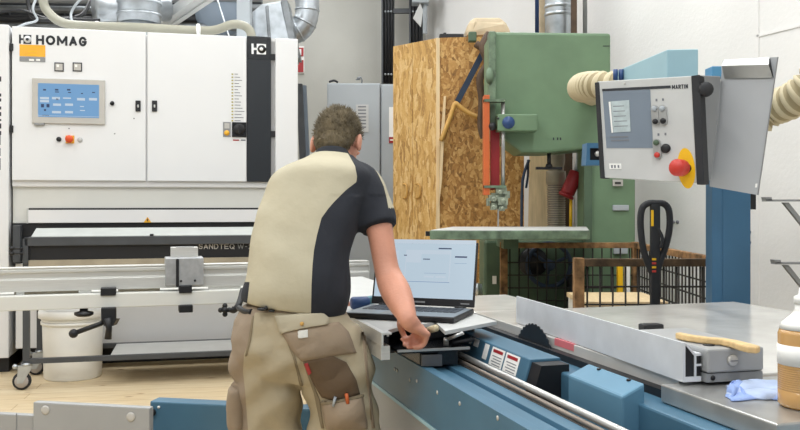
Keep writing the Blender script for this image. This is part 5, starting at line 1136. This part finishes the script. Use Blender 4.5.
class Skin:
    def __init__(s): s.v = []; s.f = []
    def add(s, vf):
        b = len(s.v); s.v += vf[0]; s.f += [[b + i for i in f] for f in vf[1]]; return s
    def loft(s, rings, n=28): return s.add(loft(rings, n))
    def ball(s, c, r):
        m = MB().ball(c, r, 0, 20, 14); return s.add((m.v, m.f))
    def ellipsoid(s, c, ax):
        m = MB().ball((0, 0, 0), 1, 0, 22, 16); return s.add(([V(c) + ax[0] * p.x + ax[1] * p.y + ax[2] * p.z for p in m.v], m.f))
def fuse(sk, voxel, iters=6):
    me = bpy.data.meshes.new('tmp'); me.from_pydata(sk.v, [], sk.f)
    b = bmesh.new(); b.from_mesh(me); bmesh.ops.recalc_face_normals(b, faces=b.faces); b.to_mesh(me); b.free()
    o = bpy.data.objects.new('tmp', me); COL.objects.link(o)
    m = o.modifiers.new('r', 'REMESH'); m.mode = 'VOXEL'; m.voxel_size = voxel
    m2 = o.modifiers.new('s', 'SMOOTH'); m2.factor = .5; m2.iterations = iters
    dg = bpy.context.evaluated_depsgraph_get(); out = bpy.data.meshes.new_from_object(o.evaluated_get(dg), depsgraph=dg)
    bpy.data.objects.remove(o); out.polygons.foreach_set('use_smooth', [True] * len(out.polygons)); return out
def proj(p): d = p.y; return CX + FPX * p.x / d, HY - FPX * (p.z - EYE) / d
def interp(tab, y):
    if y <= tab[0][0]: return tab[0][1]
    for (a, b), (c, d) in zip(tab, tab[1:]):
        if y <= c: return b + (d - b) * (y - a) / (c - a)
    return tab[-1][1]
def finish(name, me, m, parent, panel=None, wr=None):
    """wrinkles along the normals, the colour map, then into the parent's space"""
    if wr:
        ns = [v.normal.copy() for v in me.vertices]
        for v, nn in zip(me.vertices, ns): v.co += nn * wr(v.co)
    if panel:
        at = me.attributes.new('panel', 'FLOAT', 'POINT'); at.data.foreach_set('value', [panel(v.co) for v in me.vertices])
    inv = wm(parent).inverted()
    for v in me.vertices: v.co = inv @ v.co
    me.materials.clear(); me.materials.append(M[m]); me.name = name
    return link_mesh(name, me, parent)
# --- body: head, neck, arms, hands, and the core under the clothes, one skin
HD = 2.99
hc0 = P(338.5, 139.5, HD)
up_ = V((.10, .45, .89)).normalized(); fw = V((.22, .88, -.42)); fw = (fw - up_ * fw.dot(up_)).normalized(); rt = fw.cross(up_).normalized()
body = Skin()
body.ellipsoid(hc0, (rt * .075, fw * .096, up_ * .100))
body.ellipsoid(hc0 + fw * .035 - up_ * .065, (rt * .062, fw * .065, up_ * .07))       # jaw
body.ellipsoid(hc0 + fw * .085 - up_ * .10, (rt * .025, fw * .025, up_ * .02))        # chin
body.ellipsoid(hc0 + fw * .105 - up_ * .035, (rt * .013, fw * .022, up_ * .026))      # nose
body.ellipsoid(hc0 + fw * .098 - up_ * .072, (rt * .024, fw * .012, up_ * .010))      # mouth
for s in (-1, 1):
    body.ellipsoid(hc0 + rt * (s * .034) + fw * .088 - up_ * .004, (rt * .022, fw * .014, up_ * .010))  # brow
    e0 = hc0 + rt * (s * .083) - fw * .016 - up_ * .024
    body.ellipsoid(e0, (rt * .010 + fw * (-s * .004), fw * .020, up_ * .034)); body.ellipsoid(e0 - up_ * .02 + rt * (s * .002), (rt * .009, fw * .012, up_ * .016))
body.loft(limb([(337, 150, 2.975, .052), (335, 157, 2.935, .052), (331, 166, 2.885, .056), (326, 182, 2.83, .082)]))
body.loft(trunk([(165, 292, 362, 2.84, .07, .3), (185, 275, 374, 2.82, .10, .2), (230, 268, 345, 2.74, .11, 0), (300, 256, 332, 2.66, .11, 0), (335, 248, 345, 2.67, .11, 0), (352, 262, 338, 2.67, .09, 0)]))
for rows in (([(275, 340, 2.67, .10), (270, 385, 2.70, .085), (268, 428, 2.74, .060), (268, 470, 2.78, .058), (266, 540, 2.76, .045), (265, 588, 2.73, .04)]), ([(322, 340, 2.67, .10), (334, 385, 2.68, .085), (342, 428, 2.70, .060), (347, 470, 2.74, .058), (352, 540, 2.76, .045), (354, 590, 2.74, .04)])):
    body.loft(limb(rows))
for x, d0 in ((265, 2.70), (354, 2.71)):
    a = P(x, 588, d0); a.z = .06; body.ellipsoid(a + V((0, .07, -.015)), (V((.042, 0, 0)), V((0, .12, 0)), V((0, 0, .036))))
# arms: the near one reaches to the saw, the other goes forward out of sight
body.loft(limb([(364, 186, 2.80, .056), (374, 208, 2.77, .051), (380, 232, 2.74, .0425), (383.5, 252, 2.72, .040), (387, 270, 2.70, .040), (391, 282, 2.68, .045), (396, 292, 2.645, .047), (401, 303, 2.60, .041), (405, 312, 2.56, .033), (408, 320, 2.535, .0275), (412, 324, 2.55, .0255), (416, 327, 2.565, .021)]), 20)
body.loft(limb([(296, 190, 2.86, .05), (285, 212, 2.98, .045), (275, 240, 3.1, .044), (285, 258, 3.16, .045), (305, 275, 3.18, .036), (322, 288, 3.2, .028)]), 20)
def hand(wr, d1, side, back, closed, s=1.0):
    """wr wrist, d1 along the palm, side towards the little finger, back the back of the hand"""
    d1 = d1.normalized(); back = (back - d1 * back.dot(d1)).normalized(); side = (side - d1 * side.dot(d1) - back * side.dot(back)).normalized()
    body.ellipsoid(wr + d1 * .042 * s, (side * .041 * s, d1 * .050 * s, back * .018 * s))
    body.ellipsoid(wr + d1 * .07 * s, (side * .040 * s, d1 * .024 * s, back * .0165 * s))
    for k, (o, L, up0) in enumerate(((-.031, .044, 0), (-.0105, .049, .003), (.0105, .046, .001), (.031, .036, -.004))):
        p = wr + d1 * (.082 + up0) * s + side * o * s + back * .003; pts = [p - d1 * .02 * s, p]; a = .15
        for j, q in enumerate((1, .62, .48)):
            a += closed * (.95, 1.25, .9)[j]
            p = p + (d1 * math.cos(a) - back * math.sin(a)) * (L * q * s); pts.append(p)
        rr = [.0105 * s, .0108 * s, .0096 * s, .0088 * s, .0075 * s]; rs = [list(pp_) + [rr[i]] for i, pp_ in enumerate(pts)]; rs = smoothpts(rs, 3); rings = []
        n0 = side
        for i in range(len(rs)):
            t = (V(rs[min(i + 1, len(rs) - 1)][:3]) - V(rs[max(0, i - 1)][:3])).normalized(); nx = (n0 - t * n0.dot(t)).normalized(); rings.append((V(rs[i][:3]), nx * rs[i][3], t.cross(nx) * rs[i][3]))
        body.loft(rings, 12); body.ball(pts[1] + back * .003, .0118 * s); body.ball(pts[-1], .0075 * s)
    p0 = wr + d1 * .022 * s - side * .030 * s - back * .006; p1 = p0 + (d1 * .55 - side * .65 - back * .5).normalized() * .040 * s; p2 = p1 + (d1 * .85 - side * .1 - back * .5).normalized() * .034 * s; p3 = p2 + (d1 * .8 + side * .45 - back * .45).normalized() * .026 * s
    rs = smoothpts([list(a) + [r] for a, r in zip((p0, p1, p2, p3), (.017 * s, .0135 * s, .0115 * s, .0095 * s))], 3); rings = []
    for i in range(len(rs)):
        t = (V(rs[min(i + 1, len(rs) - 1)][:3]) - V(rs[max(0, i - 1)][:3])).normalized(); nx = (back - t * back.dot(t)).normalized(); rings.append((V(rs[i][:3]), nx * rs[i][3], t.cross(nx) * rs[i][3]))
    body.loft(rings, 12); body.ball(p3, .0095 * s)
wr_ = P(408, 321, 2.535); hand(wr_, P(424, 332.5, 2.60) - wr_, V((.25, -.8, -.45)), V((.15, -.45, .85)), .85, .94)
wl_ = P(322, 288, 3.2); hand(wl_, V((.6, .3, -.35)), V((-.3, .8, 0)), V((0, 0, 1)), .35)
bme = fuse(body, .0048, 4)
bdo = finish('body', bme, 'skin', man)
eye = MB()
for s in (-1, 1): eye.ball(hc0 + rt * (s * .032) + fw * .091 - up_ * .016, .010)
part('eye', eye, 'paper', man)
# --- hair: a cap with tufts
cap = Skin(); cap.ellipsoid(hc0 + up_ * .012 - fw * .008, (rt * .0805, fw * .100, up_ * .102)); cap.ellipsoid(hc0 - fw * .055 - up_ * .035, (rt * .066, fw * .048, up_ * .070))
hme = fuse(cap, .006, 3); hbm = bmesh.new(); hbm.from_mesh(hme)
kill = [v for v in hbm.verts if (lambda q: q.dot(up_) < -.098 or (q.dot(fw) > .005 and q.dot(up_) < .004 + q.dot(fw) * .35) or (abs(q.dot(rt)) > .058 and q.dot(up_) < -.012 and q.dot(fw) > -.03))(v.co - hc0)]
bmesh.ops.delete(hbm, geom=kill, context='VERTS'); hbm.to_mesh(hme); hbm.free()
rng = random.Random(11)
pts_ = [(v.co.copy(), v.normal.copy()) for v in hme.vertices]
hb_ = finish('hair', hme, 'hair', man, None, lambda p: .004 * noise.noise(p * 45) + .003 * noise.noise(p * 110))
tuft = MB()
for _ in range(2600):
    p, nn = rng.choice(pts_)
    q = p - hc0; low = q.dot(up_) < -.03
    L = rng.uniform(.006, .012) if low else rng.uniform(.010, .022)
    dirv = (nn * (.5 if not low else .25) + up_ * (.30 if not low else -.6) - fw * .15 + rt * .12 + V((rng.uniform(-.5, .5), rng.uniform(-.5, .5), rng.uniform(-.5, .5))) * .7).normalized()
    sd = dirv.cross(nn); sd = sd.normalized() if sd.length > 1e-3 else rt; s2 = dirv.cross(sd); r_ = rng.uniform(.0012, .0024); b = p - nn * .003
    tuft.add([b + sd * r_, b - sd * r_ * .5 + s2 * r_ * .87, b - sd * r_ * .5 - s2 * r_ * .87, b + dirv * L], [(0, 1, 3), (1, 2, 3), (2, 0, 3)], 0, True)
part('hair_tufts', tuft, 'hair', hb_)
# --- shirt
sh = Skin()
rows = [(309, 242, 346, 2.67, .150, .04, .026), (303, 241, 347.5, 2.665, .152, .04, .022), (290, 243, 348.5, 2.66, .150, .03, .012), (272, 247, 350, 2.67, .147, .02), (252, 250.5, 352, 2.69, .145, .04), (232, 253.5, 357, 2.72, .143, .08), (212, 259, 364, 2.75, .140, .14), (196, 265, 371, 2.78, .135, .22), (182, 271, 374, 2.80, .125, .34), (173, 280, 371, 2.83, .106, .35), (166, 293, 364, 2.86, .085, .30), (161, 304, 358, 2.885, .070, .27), (157, 311, 354, 2.90, .063, .27)]
sh.loft(trunk(rows), 40)
sh.loft(limb([(349, 179, 2.83, .072), (359, 187, 2.82, .079), (367, 200, 2.79, .074), (373.5, 214, 2.765, .0655), (377.5, 225, 2.745, .0595), (378.5, 228, 2.74, .0590)]), 28)
sh.loft(limb([(298, 182, 2.84, .07), (288, 193, 2.88, .072), (284, 207, 2.95, .066), (283, 222, 3.03, .060)]), 24)
sme = fuse(sh, .0062, 8)
BND = [(140, 344), (150, 346), (156, 349.5), (166, 355), (176, 357), (182, 356.5), (190, 346), (196, 340), (202, 334), (209, 328), (218, 321.5), (235, 317), (250, 314), (265, 312.5), (285, 311.5), (316, 311)]
def shirt_panel(p):
    x, y = proj(p); m = x - interp(BND, y)
    if p.y > 2.93 and y > 170: return m
    m = max(m, min(247.5 + (y - 300) * -.12 - x, y - 282))                   # dark side gusset
    c = interp([(166, 376), (174, 381.5), (186, 387), (198, 390), (206, 391.5), (214, 393.5)], y)   # pale strip down the sleeve
    if 166 < y < 209: m = min(m, max(c - 3.4 - x, x - c - 2.6))
    return m
def shirt_wr(p):
    x, y = proj(p)
    f = .0045 * math.sin((p.z * 26 + p.x * 9 + 2.2 * noise.noise(p * 5))) * max(0, min(1, (y - 215) / 60))
    f += .0035 * noise.noise(V((p.x * 9 + p.z * 5, p.y * 6, p.z * 11))) * 1.2
    if y > 195: f += .004 * math.sin((x + (y - 190) * .6) / 7 + 2 * noise.noise(p * 4)) * max(0, min(1, (x - 325) / 20))
    return f
sho = finish('shirt', sme, 'shirt_cloth', man, shirt_panel, shirt_wr)
cs_ = Skin().loft(trunk([(165, 309, 355, 2.89, .062, .2), (160, 312, 353, 2.90, .063, .25), (156, 315, 350.5, 2.915, .0625, .3), (152.5, 316.5, 348.5, 2.925, .061, .35)]), 36)
cme_ = fuse(cs_, .005, 3); cro = finish('collar', cme_, 'shirt_dark', man); cro['label'] = 'black collar'
# --- trousers
tr_ = Skin()
tr_.loft(trunk([(304, 245, 342, 2.672, .138, .0), (311, 241, 346, 2.672, .140, .0), (320, 236, 350, 2.672, .146, .0), (334, 232, 359, 2.672, .152, 0), (350, 233.5, 365, 2.675, .152, 0), (366, 240, 367, 2.68, .138, 0), (378, 252, 360, 2.69, .11, 0)]), 40)
tr_.loft(limb([(268, 336, 2.675, .105), (267, 356, 2.68, .113), (267, 380, 2.69, .108), (268, 405, 2.71, .103), (269, 432, 2.74, .102), (269, 470, 2.78, .097), (267, 530, 2.78, .085), (266, 575, 2.755, .080), (265, 596, 2.75, .082)]), 28)
tr_.loft(limb([(325, 336, 2.675, .108), (332, 356, 2.675, .117), (338, 380, 2.68, .114), (342, 405, 2.69, .110), (344.5, 432, 2.71, .110), (347, 470, 2.75, .100), (350, 530, 2.77, .086), (353, 575, 2.76, .080), (354, 596, 2.755, .082)]), 28)
pme = fuse(tr_, .0066, 7)
def pants_wr(p):
    x, y = proj(p)
    f = .009 * noise.noise(V((p.x * 8, p.y * 5, p.z * 9))) + .006 * noise.noise(p * 19)
    cxl = 268 if x < 300 else 340
    f += .006 * math.sin(((x - cxl) * .55 + y) / 6.5 + 2.4 * noise.noise(p * 5)) * max(0, min(1, (y - 340) / 30))
    f += .004 * math.sin((y * .8 - (x - cxl) * .9) / 8 + 3 * noise.noise(p * 4 + V((3, 1, 2)))) * max(0, min(1, (y - 320) / 30))
    return f
LS = [(303, 257), (318, 253.5), (340, 250), (354, 244), (372, 243), (390, 245), (430, 248)]
def pants_panel(p):
    x, y = proj(p); m = interp(LS, y) - x                       # taupe side panel
    m = max(m, 313.5 + (x - 290) * .03 - y)                     # waistband
    return m
pto = finish('trousers', pme, 'pants_cloth', man, pants_panel, pants_wr)
bvh = BVHTree.FromPolygons([(wm(man) @ v.co) for v in pme.vertices], [tuple(q.vertices) for q in pme.polygons])
def inpoly(x, y, pg):
    c = False; j = len(pg) - 1
    for i in range(len(pg)):
        if (pg[i][1] > y) != (pg[j][1] > y) and x < (pg[j][0] - pg[i][0]) * (y - pg[i][1]) / (pg[j][1] - pg[i][1]) + pg[i][0]: c = not c
        j = i
    return c
def patch(name, pg, lift, m, parent, label=None, puff=0.0, n=16):
    """a sewn-on piece following the cloth: polygon filled with a fan grid, laid on the trousers, with its own thickness"""
    cx0 = sum(a for a, _ in pg) / len(pg); cy0 = sum(b for _, b in pg) / len(pg); edge = []
    for (a, b), (c, d) in zip(pg, pg[1:] + pg[:1]):
        k = max(2, int(math.hypot(c - a, d - b) / 2.2))
        for i in range(k): edge.append((a + (c - a) * i / k, b + (d - b) * i / k))
    R_ = 6; outer, inner = [], []
    def on_cloth(x, y):
        r = ray(x, y).normalized(); h_ = bvh.ray_cast(EYEV, r)
        return (h_[0], h_[1]) if h_[0] is not None else None
    rows_ = []
    for k in range(R_ + 1):
        f = 1 - k / R_ * .97; row = []
        for (x, y) in edge:
            q = on_cloth(cx0 + (x - cx0) * f, cy0 + (y - cy0) * f)
            if q is None: q = on_cloth(cx0 + (x - cx0) * f * .93, cy0 + (y - cy0) * f * .95) or rows_[-1][len(row)] if rows_ else (P(x, y, 2.6), V((0, -1, 0)))
            row.append(q)
        rows_.append(row)
    N = len(edge); vs = [p - nn * .006 for p, nn in rows_[0]]
    for k, row in enumerate(rows_): vs += [p + nn * (lift + puff * (1 - (1 - k / R_) ** 2) + .0015 * noise.noise(p * 30)) for p, nn in row]
    fs = [(k * N + i, k * N + (i + 1) % N, (k + 1) * N + (i + 1) % N, (k + 1) * N + i) for k in range(R_ + 1) for i in range(N)]
    fs.append([(R_ + 1) * N + i for i in range(N)])
    mb = MB().add(vs, fs, 0, True); return part(name, mb, m, parent, label=label)
patch('back_pocket', [(281, 332), (300, 329), (322, 324), (338, 322), (348, 332), (356, 353), (330, 356), (301, 361), (292, 350)], .004, 'taupe', pto, 'taupe back pocket', .008)
fl0 = patch('pocket_flap', [(275.5, 316), (300, 314.5), (322, 313.5), (327.5, 318), (327, 324.5), (300, 329), (281, 334), (278, 326)], .011, 'pants_light', pto, 'light buttoned pocket flap', .002)
patch('pocket_label', [(298.5, 331), (307, 330), (307.5, 337), (299, 338)], .013, 'offwhite_paint', pto)
q = MB(); h_ = bvh.ray_cast(EYEV, ray(301.5, 324).normalized()); q.lathe([(.006, 0), (.006, .004), (.003, .006)], h_[0] + h_[1] * .012, h_[1], 14); part('button', q, 'wood_hook', fl0)
patch('thigh_patch', [(303, 361), (318, 357), (332, 355.5), (346, 362), (356, 380), (359.5, 394), (348, 399), (332, 400), (322, 397), (312, 380)], .0035, 'taupe_dark', pto, 'dark brown thigh patch', .003)
patch('red_tab', [(304.5, 363), (308, 362), (312, 372), (309.5, 374)], .008, 'red_dark', pto)
tp_ = patch('tool_pocket', [(322, 401), (340, 399.5), (361, 395), (364, 412), (366, 429), (345, 431), (328, 431)], .010, 'taupe', pto, 'taupe tool pocket', .008)
patch('pocket_hem', [(322, 400.5), (340, 399), (361, 394.5), (361.5, 397.5), (341, 402), (322.5, 403.5)], .014, 'seam', tp_)
patch('side_seam', [(362, 332), (364, 332), (366, 352), (368, 375), (371, 400), (374, 428), (371.5, 428), (369, 402), (366, 378), (363.5, 352)], .004, 'taupe', pto)
patch('leg_seam', [(303, 361), (304.5, 361), (312, 380), (320, 400), (324, 428), (322, 428), (318, 400), (310, 381)], .004, 'seam', pto)
patch('seat_seam', [(284, 334), (285.5, 334), (294, 352), (303, 385), (300.5, 385), (292, 353)], .0035, 'seam', pto)
patch('panel_seam', [(252.5, 316), (254, 316), (251, 340), (247, 356), (245.5, 356), (249, 340)], .003, 'seam', pto)  # sewn seam along the edge of the side panel
q = MB()
h_ = bvh.ray_cast(EYEV, ray(243, 405).normalized())[0] or P(243, 405, 2.68)
cpk = Skin(); c_k = P(240, 406, 2.69)
cpk.loft([(P(239.5, 384, 2.69), V((.022, 0, 0)), V((0, .075, 0))), (P(239.5, 386, 2.69), V((.030, 0, 0)), V((0, .085, 0))), (P(239, 405, 2.70), V((.036, 0, 0)), V((0, .09, 0))), (P(240, 424, 2.71), V((.033, 0, 0)), V((0, .088, 0))), (P(240.5, 427, 2.71), V((.026, 0, 0)), V((0, .08, 0)))], 24)
cme = fuse(cpk, .006, 3); cpo = finish('cargo_pocket', cme, 'taupe', pto, None, lambda p: .004 * noise.noise(p * 20)); cpo['label'] = 'taupe cargo pocket on the outer thigh'
q = MB(); a = P(232, 389, 2.68); q.prism([P(230.5, 384, 2.66), P(239, 381, 2.63), P(243, 384, 2.6), P(243, 394, 2.6), P(233, 396, 2.64), P(230.5, 392, 2.66)], (0, .05, 0)); part('cargo_flap', q, 'taupe', pto, .006)
def tool_at(px0, py0, px1, py1, r, m, nm, flat=None):
    A = bvh.ray_cast(EYEV, ray(px0, py0).normalized()); B = bvh.ray_cast(EYEV, ray(px1, py1).normalized())
    q = MB(); q.tube([A[0] + A[1] * .012, B[0] + B[1] * .013], r, 8, 0, flat); return q
pen = tool_at(345.5, 391, 347.5, 404, .0055, 'orange', 'pencil'); single('pencil', pen, 'orange', 'orange carpenter pencil sticking out of the trouser tool pocket', 'pencil')
rul = tool_at(334.5, 395, 334, 405, .012, 'cab_grey', 'rule', .35); single('folding_rule', rul, 'cab_grey', 'grey rule tip sticking out of the trouser tool pocket', 'rule')
# belt with a black clip
bl_ = MB(); 
for x, y, w_, h_ in ((257, 307.5, 11, 3.2), (264, 306, 4, 4.5), (268, 309.5, 7, 2.6)):
    c = P(x + w_ / 2, y + h_ / 2, 2.527); bl_.ball((c.x, c.y, c.z), (w_ / 2 / 318, .012, h_ / 2 / 318), 0, 12, 8)
part('belt_clip', bl_, 'black', pto)
q = MB(); q.tube(spline([P(239, 308, 2.66), P(245, 311.5, 2.60), P(252, 312, 2.56)], 4), .009, 8); part('belt', q, 'black', pto)
# --- shoes
for x, d0, an in ((265, 2.72, -8), (354, 2.72, 10)):
    a = P(x, 588, d0); fr2 = F((a.x, a.y, 0), -an); s = Skin()
    g = lambda xx, yy, zz: fr2.M @ V((xx, yy, zz)); ax = lambda v: fr2.M.to_3x3() @ V(v)
    rg = [(g(0, -.085, .05), ax((.030, 0, 0)), ax((0, 0, .045))), (g(0, -.06, .055), ax((.044, 0, 0)), ax((0, 0, .052))), (g(0, 0, .058), ax((.046, 0, 0)), ax((0, 0, .056))), (g(0, .08, .050), ax((.048, 0, 0)), ax((0, 0, .048))), (g(0, .15, .042), ax((.050, 0, 0)), ax((0, 0, .038))), (g(0, .20, .036), ax((.042, 0, 0)), ax((0, 0, .030))), (g(0, .22, .032), ax((.024, 0, 0)), ax((0, 0, .020)))]
    s.loft(rg, 24); s.loft([(g(0, -.02, .05), ax((.047, 0, 0)), ax((0, .06, 0))), (g(0, -.02, .13), ax((.047, 0, 0)), ax((0, .058, 0)))], 24)
    fme = fuse(s, .006, 3); so = finish('shoe', fme, 'rubber', man)
    q = MB(fr2); q.slab([(-.03, -.095), (.03, -.095), (.05, -.05), (.052, .10), (.047, .18), (.02, .232), (-.02, .232), (-.047, .18), (-.052, .10), (-.05, -.05)], .0, .022); part('sole', q, 'black', so, .004)
for i, m in enumerate(list(bpy.data.meshes)):
    if m.users == 0: bpy.data.meshes.remove(m)
# --- repeats of one kind share a group
for base, phrase in (('air_line', 'thin cables above the sanding machine'), ('wall_anchor', 'dark anchors in the white wall'), ('low_panel', 'low panels along the front'), ('electrical_cabinet', 'grey electrical cabinets at the back'), ('wall_bracket', 'shelf brackets on the white wall'), ('suction_hose', 'cream suction hoses'), ('offcut_board', 'offcuts in the mesh crate'), ('plank', 'planks behind the bandsaw'), ('metal_profile', 'profiles leaning beside the sanding machine'), ('cable_riser', 'cable channels on the back wall')):
    for o in bpy.data.objects:
        if o.parent is None and o.name.split('.')[0] == base: o['group'] = phrase
